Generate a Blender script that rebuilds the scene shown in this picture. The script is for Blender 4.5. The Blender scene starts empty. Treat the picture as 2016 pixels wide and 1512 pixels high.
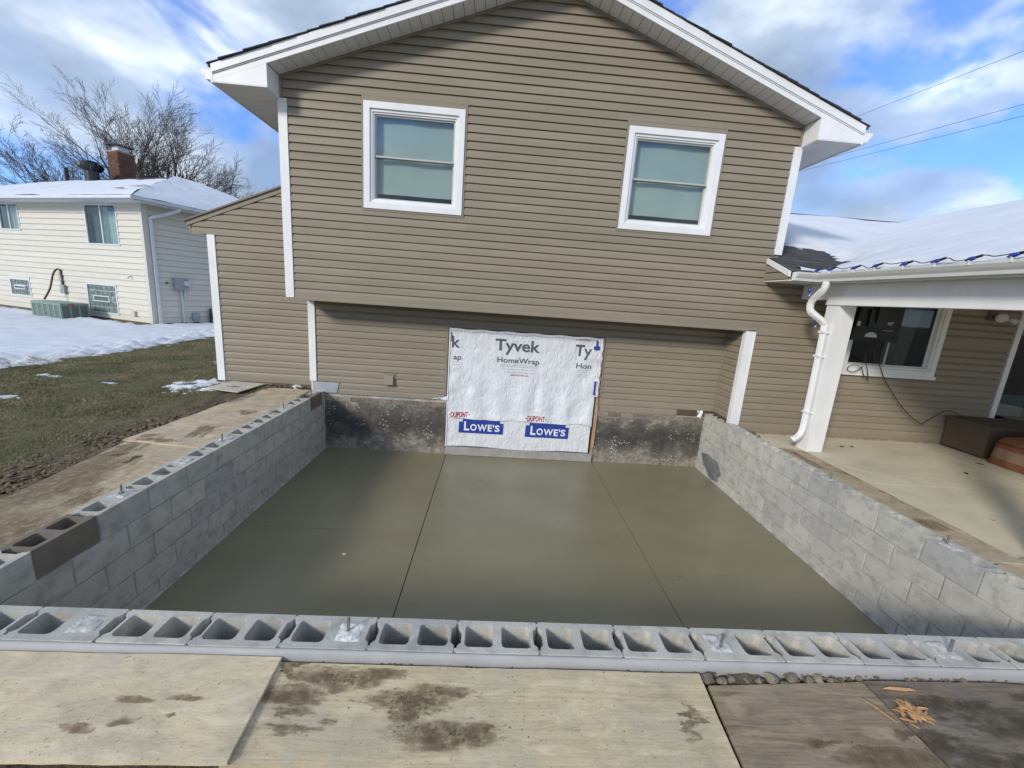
import bpy, bmesh, math, random
import numpy as np
from mathutils import Matrix, Vector
from mathutils import noise as mnoise

rnd = random.Random(7)
S = bpy.context.scene
COL = S.collection

# ------------------------------------------------------------------ camera
cam_d = bpy.data.cameras.new("camera")
cam = bpy.data.objects.new("camera", cam_d)
COL.objects.link(cam)
S.camera = cam
CAM = Vector((-0.233, -6.3881, 2.5966))
YAW, PITCH, ROLL, FPX = -0.0509, -0.2095, 0.0725, 803.8
_f = Vector((-math.sin(YAW) * math.cos(PITCH), math.cos(YAW) * math.cos(PITCH), math.sin(PITCH)))
_r = Vector((math.cos(YAW), math.sin(YAW), 0))
_u = _r.cross(_f)
_r2 = _r * math.cos(ROLL) + _u * math.sin(ROLL)
_u2 = -_r * math.sin(ROLL) + _u * math.cos(ROLL)
cam.matrix_world = Matrix(((_r2.x, _u2.x, -_f.x, CAM.x), (_r2.y, _u2.y, -_f.y, CAM.y),
                           (_r2.z, _u2.z, -_f.z, CAM.z), (0, 0, 0, 1)))
cam_d.sensor_width = 36
cam_d.lens = FPX / 2016 * 36
cam_d.clip_start = 0.05
cam_d.clip_end = 3000

# ------------------------------------------------------------------ sun and sky
SUN_TRAVEL = Vector((1.30, 1.47, -0.945)).normalized()
ELEV = math.asin(-SUN_TRAVEL.z)
AZ = math.atan2(-SUN_TRAVEL.x, -SUN_TRAVEL.y)
sun_d = bpy.data.lights.new("sun", 'SUN')
sun_d.energy = 1.5
sun_d.angle = math.radians(10.0)
sun_d.color = (1.0, 0.94, 0.85)
sun = bpy.data.objects.new("sun", sun_d)
COL.objects.link(sun)
sun.rotation_euler = SUN_TRAVEL.to_track_quat('-Z', 'Y').to_euler()
sun.location = (-10, -12, 12)

W = bpy.data.worlds.new("World")
S.world = W
W.use_nodes = True
wt = W.node_tree
wt.nodes.clear()


def NN(t, kind, **kw):
    n = t.nodes.new(kind)
    for k, v in kw.items():
        setattr(n, k, v)
    return n


def ramp(t, src, stops, interp='LINEAR'):
    n = NN(t, 'ShaderNodeValToRGB')
    e = n.color_ramp.elements
    n.color_ramp.interpolation = interp
    while len(e) > 1:
        e.remove(e[0])
    for i, (p, c) in enumerate(stops):
        el = e[0] if i == 0 else e.new(p)
        el.position = p
        el.color = (c, c, c, 1) if isinstance(c, (int, float)) else (c[0], c[1], c[2], 1)
    t.links.new(src, n.inputs[0])
    return n.outputs[0]


def mixc(t, fac, a, b, blend='MIX'):
    n = NN(t, 'ShaderNodeMix', data_type='RGBA', blend_type=blend)
    for i, v in ((0, fac), (6, a), (7, b)):
        if isinstance(v, (int, float)):
            n.inputs[i].default_value = v
        elif isinstance(v, (tuple, list)):
            n.inputs[i].default_value = (v[0], v[1], v[2], 1)
        else:
            t.links.new(v, n.inputs[i])
    return n.outputs[2]


def math_(t, op, a, b=None, c=None, clamp=False):
    n = NN(t, 'ShaderNodeMath', operation=op, use_clamp=clamp)
    for i, v in ((0, a), (1, b), (2, c)):
        if v is None:
            continue
        if isinstance(v, (int, float)):
            n.inputs[i].default_value = v
        else:
            t.links.new(v, n.inputs[i])
    return n.outputs[0]


sky = NN(wt, 'ShaderNodeTexSky', sky_type='NISHITA')
sky.sun_disc = False
sky.sun_elevation = ELEV
sky.sun_rotation = AZ % (2 * math.pi)
sky.air_density = 1.0
sky.dust_density = 0.6
sky.ozone_density = 2.2
wc = NN(wt, 'ShaderNodeTexCoord')
wm = NN(wt, 'ShaderNodeMapping')
wm.inputs['Location'].default_value = (-7.83, -3.58, 1.86)
wm.inputs['Scale'].default_value = (1.0, 1.0, 2.1)
wt.links.new(wc.outputs['Generated'], wm.inputs[0])
cn = NN(wt, 'ShaderNodeTexNoise')
cn.inputs['Scale'].default_value = 2.3
cn.inputs['Detail'].default_value = 5.5
cn.inputs['Roughness'].default_value = 0.52
cn.inputs['Distortion'].default_value = 0.35
wt.links.new(wm.outputs[0], cn.inputs['Vector'])
cn2 = NN(wt, 'ShaderNodeTexNoise')
cn2.inputs['Scale'].default_value = 3.4
cn2.inputs['Detail'].default_value = 5
wt.links.new(wm.outputs[0], cn2.inputs['Vector'])
cmask = ramp(wt, cn.outputs[0], [(0.38, 0.12), (0.47, 0.80), (0.58, 0.97)], 'EASE')
ccol = ramp(wt, cn2.outputs[0], [(0.36, (1.3, 1.7, 2.3)), (0.50, (2.1, 2.55, 3.2)), (0.66, (4.5, 4.85, 5.2))])
skyblue = mixc(wt, 1.0, sky.outputs[0], (0.37, 0.58, 0.96), 'MULTIPLY')
skyc = mixc(wt, cmask, skyblue, ccol)
bg = NN(wt, 'ShaderNodeBackground')
bg.inputs[1].default_value = 0.15
wt.links.new(skyc, bg.inputs[0])
wo = NN(wt, 'ShaderNodeOutputWorld')
wt.links.new(bg.outputs[0], wo.inputs[0])

S.view_settings.view_transform = 'Standard'
S.view_settings.look = 'None'
S.view_settings.gamma = 1
S.view_settings.exposure = 0.84
S.view_settings.use_curve_mapping = False
S.render.engine = 'CYCLES'
S.cycles.use_denoising = True
S.cycles.max_bounces = 8

# ------------------------------------------------------------------ materials
MATS = {}


def new_mat(name):
    m = bpy.data.materials.new(name)
    m.use_nodes = True
    t = m.node_tree
    b = t.nodes['Principled BSDF']
    MATS[name] = m
    return m, t, b


def pos_noise(t, scale, detail=4, rough=0.55, stretch=(1, 1, 1), dist=0.0, vec=None):
    if vec is None:
        g = NN(t, 'ShaderNodeNewGeometry')
        vec = g.outputs['Position']
    mp = NN(t, 'ShaderNodeMapping')
    mp.inputs['Scale'].default_value = stretch
    t.links.new(vec, mp.inputs[0])
    n = NN(t, 'ShaderNodeTexNoise')
    n.inputs['Scale'].default_value = scale
    n.inputs['Detail'].default_value = detail
    n.inputs['Roughness'].default_value = rough
    n.inputs['Distortion'].default_value = dist
    t.links.new(mp.outputs[0], n.inputs['Vector'])
    return n.outputs[0]


def bump(t, b, h, strength=0.3, dist=0.01):
    n = NN(t, 'ShaderNodeBump')
    n.inputs['Strength'].default_value = strength
    n.inputs['Distance'].default_value = dist
    t.links.new(h, n.inputs['Height'])
    t.links.new(n.outputs[0], b.inputs['Normal'])


def simple(name, col, rough=0.5, var=0.12, scale=3.0, stretch=(1, 1, 1), bmp=0.0, bscale=80, metal=0.0,
           rand=0.0, spec=0.5):
    m, t, b = new_mat(name)
    n1 = pos_noise(t, scale, 5, 0.6, stretch)
    f = ramp(t, n1, [(0.25, 1 - var), (0.75, 1 + var)])
    c = mixc(t, 1.0, (col[0], col[1], col[2]), f, 'MULTIPLY')
    if rand:
        oi = NN(t, 'ShaderNodeObjectInfo')
        rr = math_(t, 'MULTIPLY_ADD', oi.outputs['Random'], rand * 2, 1 - rand)
        cmb = NN(t, 'ShaderNodeCombineColor')
        for i in range(3):
            t.links.new(rr, cmb.inputs[i])
        c = mixc(t, 1.0, c, cmb.outputs[0], 'MULTIPLY')
    t.links.new(c, b.inputs['Base Color'])
    b.inputs['Roughness'].default_value = rough
    b.inputs['Metallic'].default_value = metal
    b.inputs['Specular IOR Level'].default_value = spec
    if bmp:
        bump(t, b, pos_noise(t, bscale, 4), bmp, 0.004)
    return m


simple('siding', (0.272, 0.229, 0.168), 0.5, 0.10, 1.1, (1, 1, 7), 0.06, 120, rand=0.05, spec=0.3)
simple('siding_trim', (0.258, 0.220, 0.163), 0.5, 0.05, 2, spec=0.3)
simple('white_trim', (0.78, 0.78, 0.77), 0.42, 0.07, 4.5, (1, 1, 0.5), spec=0.4)
simple('soffit', (0.70, 0.70, 0.69), 0.5, 0.05, 3, rand=0.02)
simple('gutter_white', (0.66, 0.66, 0.63), 0.4, 0.08, 5, (1, 1, 4))
simple('sash', (0.46, 0.46, 0.43), 0.45, 0.05, 4)
simple('shingle', (0.055, 0.052, 0.055), 0.9, 0.35, 60, rand=0.25, bmp=0.6, bscale=220)
simple('dark', (0.012, 0.012, 0.013), 0.6, 0.1, 3)
simple('room', (0.09, 0.09, 0.09), 0.9, 0.2, 2)
simple('blind', (0.42, 0.44, 0.41), 0.8, 0.07, 2.2, (1, 1, 0.4))
simple('curtain', (0.42, 0.47, 0.46), 0.85, 0.25, 3, (6, 6, 0.3))
simple('brown_trim', (0.16, 0.11, 0.085), 0.5, 0.1, 4)
simple('rotten_wood', (0.10, 0.065, 0.042), 0.85, 0.5, 14, (1, 3, 1), 0.5, 40)
simple('black_plastic', (0.009, 0.009, 0.010), 0.5, 0.15, 6)
simple('cord', (0.03, 0.024, 0.02), 0.55, 0.1, 6)
simple('label_paper', (0.62, 0.63, 0.64), 0.5, 0.1, 20)
simple('galvanised', (0.52, 0.55, 0.58), 0.35, 0.12, 7, metal=0.55)
simple('steel', (0.30, 0.29, 0.28), 0.4, 0.2, 40, metal=0.8)
simple('bulb_blue', (0.03, 0.06, 0.30), 0.15, 0.1, 40, rand=0.1)
simple('clip_white', (0.75, 0.77, 0.80), 0.35, 0.05, 40)
simple('wicker', (0.105, 0.074, 0.046), 0.75, 0.35, 45, (1, 1, 2.5), 0.6, 110)
simple('cover_rust', (0.22, 0.082, 0.036), 0.75, 0.25, 6, (1, 1, 1), 0.35, 30)
simple('cover_tan', (0.29, 0.19, 0.125), 0.75, 0.2, 6, (1, 1, 1), 0.3, 30)
simple('neighbour_siding', (0.62, 0.585, 0.50), 0.5, 0.05, 2, (1, 1, 6), rand=0.02, spec=0.3)
simple('neighbour_trim', (0.58, 0.555, 0.48), 0.5, 0.06, 3)
simple('neighbour_white', (0.62, 0.64, 0.66), 0.45, 0.1, 4)
simple('neighbour_roof', (0.05, 0.042, 0.042), 0.9, 0.3, 10, rand=0.15, bmp=0.4, bscale=60)
simple('neighbour_foundation', (0.15, 0.10, 0.07), 0.85, 0.3, 6, bmp=0.4, bscale=40)
simple('chimney_brick', (0.135, 0.056, 0.036), 0.85, 0.3, 18, rand=0.3, bmp=0.3, bscale=90)
simple('chimney_mortar', (0.30, 0.26, 0.22), 0.9, 0.2, 20)
simple('ac_green', (0.20, 0.27, 0.23), 0.5, 0.1, 5)
simple('ac_dark', (0.10, 0.14, 0.12), 0.6, 0.1, 5)
simple('meter_grey', (0.30, 0.33, 0.35), 0.5, 0.1, 6)
simple('pipe_brown', (0.09, 0.055, 0.045), 0.6, 0.2, 10)
simple('black_metal', (0.02, 0.02, 0.022), 0.45, 0.2, 10)
simple('bark', (0.085, 0.066, 0.056), 0.9, 0.3, 3)
simple('twig', (0.120, 0.102, 0.092), 0.9, 0.25, 1.2)
simple('wire_black', (0.05, 0.05, 0.055), 0.6, 0.1, 3)
simple('mortar', (0.36, 0.35, 0.32), 0.95, 0.5, 7, bmp=0.5, bscale=120)
simple('grout', (0.62, 0.61, 0.58), 0.95, 0.55, 55, bmp=1.0, bscale=70)
simple('grout_grey', (0.47, 0.46, 0.43), 0.95, 0.5, 40, bmp=1.0, bscale=70)
simple('stone', (0.17, 0.145, 0.105), 0.9, 0.35, 18, bmp=0.6, bscale=50, rand=0.3)
simple('wood_chip', (0.46, 0.26, 0.12), 0.8, 0.25, 40, (1, 6, 1), 0.3, 90, rand=0.25)
simple('membrane', (0.16, 0.165, 0.17), 0.35, 0.3, 10, bmp=0.6, bscale=25)
simple('sill_concrete', (0.33, 0.32, 0.29), 0.85, 0.2, 9, bmp=0.3, bscale=70)
simple('print_grey', (0.085, 0.095, 0.125), 0.55, 0.08, 9)
simple('print_light', (0.42, 0.43, 0.45), 0.55, 0.08, 9)
simple('print_red', (0.42, 0.05, 0.05), 0.55, 0.1, 9)
simple('print_blue', (0.022, 0.050, 0.30), 0.5, 0.12, 9)
simple('print_white', (0.78, 0.79, 0.80), 0.5, 0.05, 9)
simple('jamb_wood', (0.42, 0.27, 0.17), 0.75, 0.3, 12, (1, 1, 0.3), 0.3, 60)
simple('debris_white', (0.6, 0.6, 0.57), 0.8, 0.2, 60)
simple('lamp_white', (0.6, 0.6, 0.58), 0.35, 0.05, 9)
simple('door_blue', (0.35, 0.42, 0.52), 0.5, 0.2, 5)
simple('tvlabel', (0.5, 0.52, 0.52), 0.4, 0.15, 60)

# brick strip above the foundation
simple('brick', (0.235, 0.185, 0.14), 0.9, 0.35, 15, rand=0.25, bmp=0.5, bscale=80)


def glass_mat(name, tint, refl=0.10):
    m = bpy.data.materials.new(name)
    m.use_nodes = True
    t = m.node_tree
    t.nodes.clear()
    tr = NN(t, 'ShaderNodeBsdfTransparent')
    tr.inputs[0].default_value = (*tint, 1)
    gl = NN(t, 'ShaderNodeBsdfGlossy')
    gl.inputs[0].default_value = (0.9, 0.95, 1, 1)
    gl.inputs['Roughness'].default_value = 0.02
    lw = NN(t, 'ShaderNodeLayerWeight')
    f = math_(t, 'MULTIPLY_ADD', math_(t, 'POWER', lw.outputs['Facing'], 4.0), 0.7, refl, clamp=True)
    mx = NN(t, 'ShaderNodeMixShader')
    t.links.new(f, mx.inputs[0])
    t.links.new(tr.outputs[0], mx.inputs[1])
    t.links.new(gl.outputs[0], mx.inputs[2])
    o = NN(t, 'ShaderNodeOutputMaterial')
    t.links.new(mx.outputs[0], o.inputs[0])
    MATS[name] = m


glass_mat('glass', (0.87, 0.925, 0.91), 0.045)
glass_mat('glass_dark', (0.62, 0.67, 0.65), 0.05)

m, t, b = new_mat('glass_block')
f = ramp(t, pos_noise(t, 9, 3), [(0.3, (0.10, 0.14, 0.13)), (0.7, (0.26, 0.33, 0.31))])
t.links.new(f, b.inputs['Base Color'])
b.inputs['Roughness'].default_value = 0.12

# --- concrete block
m, t, b = new_mat('block')
oi = NN(t, 'ShaderNodeObjectInfo')
tone = ramp(t, oi.outputs['Random'], [(0.0, (0.41, 0.40, 0.375)), (0.22, (0.49, 0.475, 0.435)), (0.40, (0.51, 0.49, 0.42)), (0.60, (0.45, 0.435, 0.39)),
                                      (0.8, (0.54, 0.515, 0.445)), (1.0, (0.44, 0.43, 0.405))])
big = ramp(t, pos_noise(t, 5.5, 5, 0.6), [(0.30, 0.86), (0.52, 1.0), (0.75, 1.07)])
fine = ramp(t, pos_noise(t, 190, 2, 0.6), [(0.2, 0.80), (0.8, 1.17)])
c = mixc(t, 1, mixc(t, 1, tone, big, 'MULTIPLY'), fine, 'MULTIPLY')
smear = ramp(t, pos_noise(t, 9, 4, 0.55, (1, 1, 1.3)), [(0.50, 0.0), (0.66, 0.60)])
c = mixc(t, smear, c, (0.29, 0.275, 0.235))
splash = ramp(t, pos_noise(t, 31, 4, 0.6), [(0.66, 0.0), (0.74, 0.6)])
c = mixc(t, splash, c, (0.52, 0.51, 0.48))
t.links.new(c, b.inputs['Base Color'])
b.inputs['Roughness'].default_value = 0.93
hb = math_(t, 'ADD', pos_noise(t, 260, 3, 0.6), math_(t, 'MULTIPLY', pos_noise(t, 45, 3, 0.6), 1.4))
bump(t, b, hb, 0.55, 0.004)
simple('block_brown', (0.17, 0.145, 0.112), 0.93, 0.2, 9, bmp=0.5, bscale=240)

# --- fresh concrete slab
m, t, b = new_mat('fresh_concrete')
a = ramp(t, pos_noise(t, 0.9, 4, 0.55, (1, 1.4, 1), 0.4), [(0.3, (0.210, 0.188, 0.116)), (0.5, (0.228, 0.204, 0.128)), (0.72, (0.250, 0.224, 0.146))])
st = ramp(t, pos_noise(t, 6, 5, 0.6, (0.35, 2.6, 1)), [(0.25, 0.975), (0.75, 1.025)])
c = mixc(t, 1, a, st, 'MULTIPLY')
t.links.new(c, b.inputs['Base Color'])
rg = ramp(t, pos_noise(t, 1.1, 5, 0.6, (1, 1.5, 1)), [(0.35, 0.27), (0.65, 0.44)])
t.links.new(rg, b.inputs['Roughness'])
bump(t, b, pos_noise(t, 70, 3, 0.5, (0.3, 1.6, 1)), 0.05, 0.003)

# --- foundation wall with old tar
m, t, b = new_mat('tarred_foundation')
g = NN(t, 'ShaderNodeNewGeometry')
sp = NN(t, 'ShaderNodeSeparateXYZ')
t.links.new(g.outputs['Position'], sp.inputs[0])
zz = sp.outputs['Z']
nz = pos_noise(t, 3.2, 6, 0.68)
nf = pos_noise(t, 26, 5, 0.75)
up = math_(t, 'MULTIPLY_ADD', zz, 1.0, -0.30)          # 0 at z=.3
band = math_(t, 'SUBTRACT', 0.40, math_(t, 'ABSOLUTE', math_(t, 'SUBTRACT', zz, 0.47)))
k = math_(t, 'ADD', math_(t, 'MULTIPLY', band, 0.75), math_(t, 'ADD', math_(t, 'MULTIPLY', nz, 0.75), math_(t, 'MULTIPLY', nf, 0.42)))
tar = ramp(t, k, [(0.575, 0.0), (0.70, 0.66), (0.85, 0.96)])
con = ramp(t, pos_noise(t, 11, 5, 0.7), [(0.3, (0.17, 0.14, 0.105)), (0.7, (0.36, 0.33, 0.28))])
c = mixc(t, tar, con, ramp(t, nf, [(0.3, (0.020, 0.0195, 0.0175)), (0.75, (0.095, 0.089, 0.076))]))
vo = NN(t, 'ShaderNodeTexVoronoi')
vo.inputs['Scale'].default_value = 24
vo.inputs['Randomness'].default_value = 1.0
t.links.new(g.outputs['Position'], vo.inputs['Vector'])
sel = ramp(t, pos_noise(t, 4.5, 3, 0.6), [(0.47, 0.0), (0.60, 1.0)])
szv = math_(t, 'MULTIPLY', sel, 0.30)
speck = math_(t, 'LESS_THAN', vo.outputs['Distance'], szv)
c = mixc(t, math_(t, 'MULTIPLY', speck, 0.65), c, (0.52, 0.51, 0.47))
t.links.new(c, b.inputs['Base Color'])
b.inputs['Roughness'].default_value = 0.85
bump(t, b, nf, 0.5, 0.01)

# --- house wrap
m, t, b = new_mat('house_wrap_sheet')
n1 = pos_noise(t, 6.5, 4, 0.5, (1.6, 1, 0.8), 0.6)
c = ramp(t, n1, [(0.3, (0.66, 0.68, 0.70)), (0.7, (0.76, 0.775, 0.79))])
t.links.new(c, b.inputs['Base Color'])
b.inputs['Roughness'].default_value = 0.42
vv = NN(t, 'ShaderNodeTexVoronoi', feature='DISTANCE_TO_EDGE')
vv.inputs['Scale'].default_value = 6
g = NN(t, 'ShaderNodeNewGeometry')
t.links.new(g.outputs['Position'], vv.inputs['Vector'])
bump(t, b, math_(t, 'ADD', pos_noise(t, 9, 4, 0.5, (1.5, 1, 0.7), 1.2), math_(t, 'MULTIPLY', vv.outputs[0], 0.35)), 0.8, 0.025)


# --- plywood with explicit mud marks
def plywood_mat(name, base, dark, marks=(), mudcol=(0.085, 0.062, 0.040), grain=(1.5, 26, 1), wear=0.5, markamp=0.32, greyness=0.0):
    m, t, b = new_mat(name)
    g = NN(t, 'ShaderNodeNewGeometry')
    p = g.outputs['Position']
    gr = ramp(t, pos_noise(t, 2.4, 7, 0.65, grain, 0.6), [(0.28, 0.0), (0.72, 1.0)])
    c = mixc(t, gr, dark, base)
    blot = ramp(t, pos_noise(t, 3.3, 6, 0.65, (1, 1.4, 1), 0.8), [(0.32, (0.72, 0.72, 0.74)), (0.5, (1, 1, 1)), (0.68, (1.12, 1.08, 0.98))])
    c = mixc(t, wear * 1.6 if wear < 0.62 else 1.0, c, mixc(t, 1, c, blot, 'MULTIPLY'))
    if greyness:
        gm = ramp(t, pos_noise(t, 2.2, 5, 0.6, (1, 2.5, 1), 0.5), [(0.40, 0.0), (0.62, greyness)])
        c = mixc(t, gm, c, (0.20, 0.185, 0.16))
    fl = ramp(t, pos_noise(t, 40, 5, 0.75, (1, 1.8, 1), 1.4), [(0.60, 0.0), (0.66, 0.7)])
    c = mixc(t, fl, c, (0.20, 0.155, 0.10))
    sc = ramp(t, pos_noise(t, 17, 4, 0.7, (0.5, 3.2, 1), 2.2), [(0.60, 0.0), (0.635, 0.55)])
    c = mixc(t, sc, c, (base[0] * 0.55, base[1] * 0.53, base[2] * 0.5))
    lt = ramp(t, pos_noise(t, 6, 6, 0.7, (0.7, 2.0, 1), 1.0), [(0.50, 0.0), (0.66, 0.55)])
    c = mixc(t, lt, c, (min(0.8, base[0] * 1.18), min(0.75, base[1] * 1.2), min(0.65, base[2] * 1.3)))
    gy = ramp(t, pos_noise(t, 2.7, 5, 0.65, (1, 1.6, 1), 0.7), [(0.50, 0.0), (0.66, 0.5)])
    c = mixc(t, gy, c, (base[0] * 0.70, base[1] * 0.76, base[2] * 0.90))
    dt = ramp(t, pos_noise(t, 75, 3, 0.6, (1, 1, 1), 0.0), [(0.66, 0.0), (0.70, 0.7)])
    c = mixc(t, dt, c, (0.13, 0.10, 0.065))
    if marks:
        dn = NN(t, 'ShaderNodeTexNoise')
        dn.inputs['Scale'].default_value = 8
        dn.inputs['Detail'].default_value = 8
        dn.inputs['Roughness'].default_value = 0.66
        dmp = NN(t, 'ShaderNodeMapping')
        dmp.inputs['Scale'].default_value = (0.6, 1.7, 1) if grain[1] > grain[0] else (1.7, 0.6, 1)
        t.links.new(p, dmp.inputs[0])
        t.links.new(dmp.outputs[0], dn.inputs['Vector'])
        off = NN(t, 'ShaderNodeVectorMath', operation='MULTIPLY_ADD')
        t.links.new(dn.outputs['Color'], off.inputs[0])
        off.inputs[1].default_value = (markamp * 1.5, markamp * 0.45, 0)
        off.inputs[2].default_value = (-markamp * 0.75, -markamp * 0.225, 0)
        ad = NN(t, 'ShaderNodeVectorMath', operation='ADD')
        t.links.new(p, ad.inputs[0])
        t.links.new(off.outputs[0], ad.inputs[1])
        best = None
        for (x, y, rx, ry) in marks:
            if name == 'plywood_muddy':
                rx, ry = rx * 1.35, ry * 1.45
            s = NN(t, 'ShaderNodeVectorMath', operation='SUBTRACT')
            t.links.new(ad.outputs[0], s.inputs[0])
            s.inputs[1].default_value = (x, y, 0)
            q = NN(t, 'ShaderNodeVectorMath', operation='MULTIPLY')
            t.links.new(s.outputs[0], q.inputs[0])
            q.inputs[1].default_value = (1 / rx, 1 / ry, 0)
            l = NN(t, 'ShaderNodeVectorMath', operation='LENGTH')
            t.links.new(q.outputs[0], l.inputs[0])
            best = l.outputs['Value'] if best is None else math_(t, 'MINIMUM', best, l.outputs['Value'])
        mk = ramp(t, best, [(0.40, 1.0), (0.72, 0.75), (0.88, 0.35), (1.08, 0.0)])
        mk = math_(t, 'MULTIPLY', mk, ramp(t, pos_noise(t, 22, 5, 0.7), [(0.30, 0.45), (0.55, 1.0)]))
        mc = mixc(t, pos_noise(t, 30, 4), (mudcol[0] * 0.9, mudcol[1] * 0.88, mudcol[2] * 0.72), (mudcol[0] * 2.3, mudcol[1] * 2.2, mudcol[2] * 1.8))
        c = mixc(t, mk, c, mc)
    t.links.new(c, b.inputs['Base Color'])
    b.inputs['Roughness'].default_value = 0.8
    bump(t, b, math_(t, 'ADD', pos_noise(t, 40, 5, 0.7, (0.4, 2.0, 1)), math_(t, 'MULTIPLY', pos_noise(t, 150, 3), 0.4)), 0.35, 0.004)
    return m


plywood_mat('plywood_pale', (0.66, 0.55, 0.37), (0.54, 0.45, 0.295),
            [(-1.60, -5.00, 0.10, 0.018), (-1.40, -4.985, 0.085, 0.016), (-1.685, -5.12, 0.07, 0.020), (-1.545, -5.085, 0.05, 0.014),
             (-1.42, -5.06, 0.025, 0.01)], (0.12, 0.085, 0.055), (3, 12, 1), 0.55, 0.22)
plywood_mat('plywood_muddy', (0.62, 0.515, 0.33), (0.43, 0.35, 0.215),
            [(-0.82, -4.87, 0.20, 0.045), (-1.0, -4.955, 0.14, 0.03), (-0.66, -4.845, 0.12, 0.03), (-0.50, -4.955, 0.14, 0.035), (-0.50, -5.00, 0.09, 0.06),
             (-0.33, -5.10, 0.20, 0.05), (-0.42, -4.93, 0.16, 0.02), (-0.95, -5.01, 0.06, 0.02), (-0.93, -5.08, 0.09, 0.018), (-0.18, -5.075, 0.04, 0.02), (-1.05, -4.83, 0.03, 0.05), (0.70, -5.02, 0.03, 0.06)],
            (0.088, 0.066, 0.042), (1.2, 30, 1), 0.5, 0.36)
plywood_mat('plywood_weathered', (0.37, 0.28, 0.175), (0.13, 0.095, 0.06),
            [(1.55, -5.16, 0.35, 0.05), (1.20, -5.10, 0.10, 0.02), (1.6, -5.05, 0.05, 0.02)], (0.075, 0.055, 0.035), (1.6, 22, 1), 0.6, 0.3, 0.2)
plywood_mat('plywood_rotten', (0.24, 0.185, 0.125), (0.07, 0.056, 0.042),
            [(2.0, -4.93, 0.28, 0.06), (2.25, -5.02, 0.32, 0.10), (1.72, -5.1, 0.18, 0.08), (2.5, -4.9, 0.2, 0.05), (1.95, -5.16, 0.3, 0.05)], (0.036, 0.027, 0.018), (2.0, 18, 1), 0.6, 0.5, 0.5)
plywood_mat('plywood_side', (0.62, 0.50, 0.33), (0.44, 0.345, 0.22),
            [(-3.75, -2.2, 0.12, 0.06), (-3.35, -2.0, 0.1, 0.25), (-3.8, -0.6, 0.15, 0.4), (-3.3, -1.3, 0.08, 0.14), (-3.6, -2.3, 0.25, 0.05)], (0.10, 0.073, 0.045), (18, 2.0, 1), 0.6, 0.4, 0.35)
plywood_mat('plywood_mud_covered', (0.56, 0.45, 0.29), (0.32, 0.25, 0.16),
            [(-3.65, -3.2, 0.38, 0.7), (-3.35, -3.95, 0.4, 0.4), (-3.5, -4.6, 0.5, 0.4), (-3.75, -2.6, 0.16, 0.4), (-3.25, -3.45, 0.12, 0.2)], (0.105, 0.078, 0.050), (18, 2, 1), 0.6, 0.55)
plywood_mat('plywood_white', (0.62, 0.57, 0.47), (0.52, 0.47, 0.38), [(-4.1, -0.24, 0.10, 0.05)], (0.09, 0.065, 0.04), (6, 3, 1), 0.4, 0.2)
plywood_mat('plywood_right', (0.55, 0.45, 0.30), (0.36, 0.285, 0.18),
            [(3.8, -1.6, 0.05, 0.4), (4.05, -2.4, 0.06, 0.8), (3.75, -3.2, 0.2, 0.12)], (0.11, 0.08, 0.05), (18, 1.6, 1), 0.6, 0.4, 0.3)

# --- patio concrete
m, t, b = new_mat('patio_concrete')
a = ramp(t, pos_noise(t, 1.3, 6, 0.62, (1, 1.5, 1), 0.4), [(0.3, (0.52, 0.465, 0.34)), (0.5, (0.62, 0.56, 0.42)), (0.7, (0.68, 0.62, 0.48))])
c = mixc(t, 1, a, ramp(t, pos_noise(t, 120, 3), [(0.2, 0.9), (0.8, 1.1)]), 'MULTIPLY')
leaf = ramp(t, pos_noise(t, 9, 3, 0.5), [(0.735, 0), (0.75, 0.7)])
c = mixc(t, leaf, c, (0.14, 0.10, 0.06))
t.links.new(c, b.inputs['Base Color'])
b.inputs['Roughness'].default_value = 0.85
bump(t, b, pos_noise(t, 140, 3), 0.2, 0.003)

# --- snow
m, t, b = new_mat('snow')
at = NN(t, 'ShaderNodeAttribute', attribute_name='dirt')
c = ramp(t, pos_noise(t, 1.4, 4), [(0.3, (0.58, 0.615, 0.67)), (0.7, (0.66, 0.685, 0.72))])
dcol = ramp(t, pos_noise(t, 14, 5, 0.7), [(0.35, (0.22, 0.18, 0.14)), (0.6, (0.74, 0.74, 0.74))])
c = mixc(t, at.outputs['Fac'], c, dcol)
t.links.new(c, b.inputs['Base Color'])
b.inputs['Roughness'].default_value = 0.7
b.inputs['Specular IOR Level'].default_value = 0.25
bump(t, b, math_(t, 'ADD', pos_noise(t, 3, 5, 0.6), math_(t, 'MULTIPLY', pos_noise(t, 40, 4), 0.15)), 0.35, 0.05)

# --- ground: grass / mud driven by an attribute
m, t, b = new_mat('ground')
at = NN(t, 'ShaderNodeAttribute', attribute_name='mud')
gc = ramp(t, pos_noise(t, 2.1, 7, 0.7, (1, 1, 1), 0.4), [(0.28, (0.07, 0.074, 0.028)), (0.45, (0.11, 0.102, 0.042)), (0.6, (0.16, 0.135, 0.065)), (0.75, (0.21, 0.17, 0.095))])
gf = ramp(t, pos_noise(t, 55, 4, 0.7), [(0.25, 0.55), (0.75, 1.4)])
gc = mixc(t, 1, gc, gf, 'MULTIPLY')
mc = ramp(t, pos_noise(t, 9, 7, 0.7), [(0.3, (0.070, 0.052, 0.030)), (0.55, (0.14, 0.106, 0.062)), (0.75, (0.25, 0.195, 0.12))])
mf = math_(t, 'ADD', at.outputs['Fac'], math_(t, 'MULTIPLY_ADD', pos_noise(t, 6, 6, 0.7), 1.0, -0.5))
mf = ramp(t, mf, [(0.38, 0.0), (0.62, 1.0)])
c = mixc(t, mf, gc, mc)
t.links.new(c, b.inputs['Base Color'])
b.inputs['Roughness'].default_value = 0.95
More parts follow.
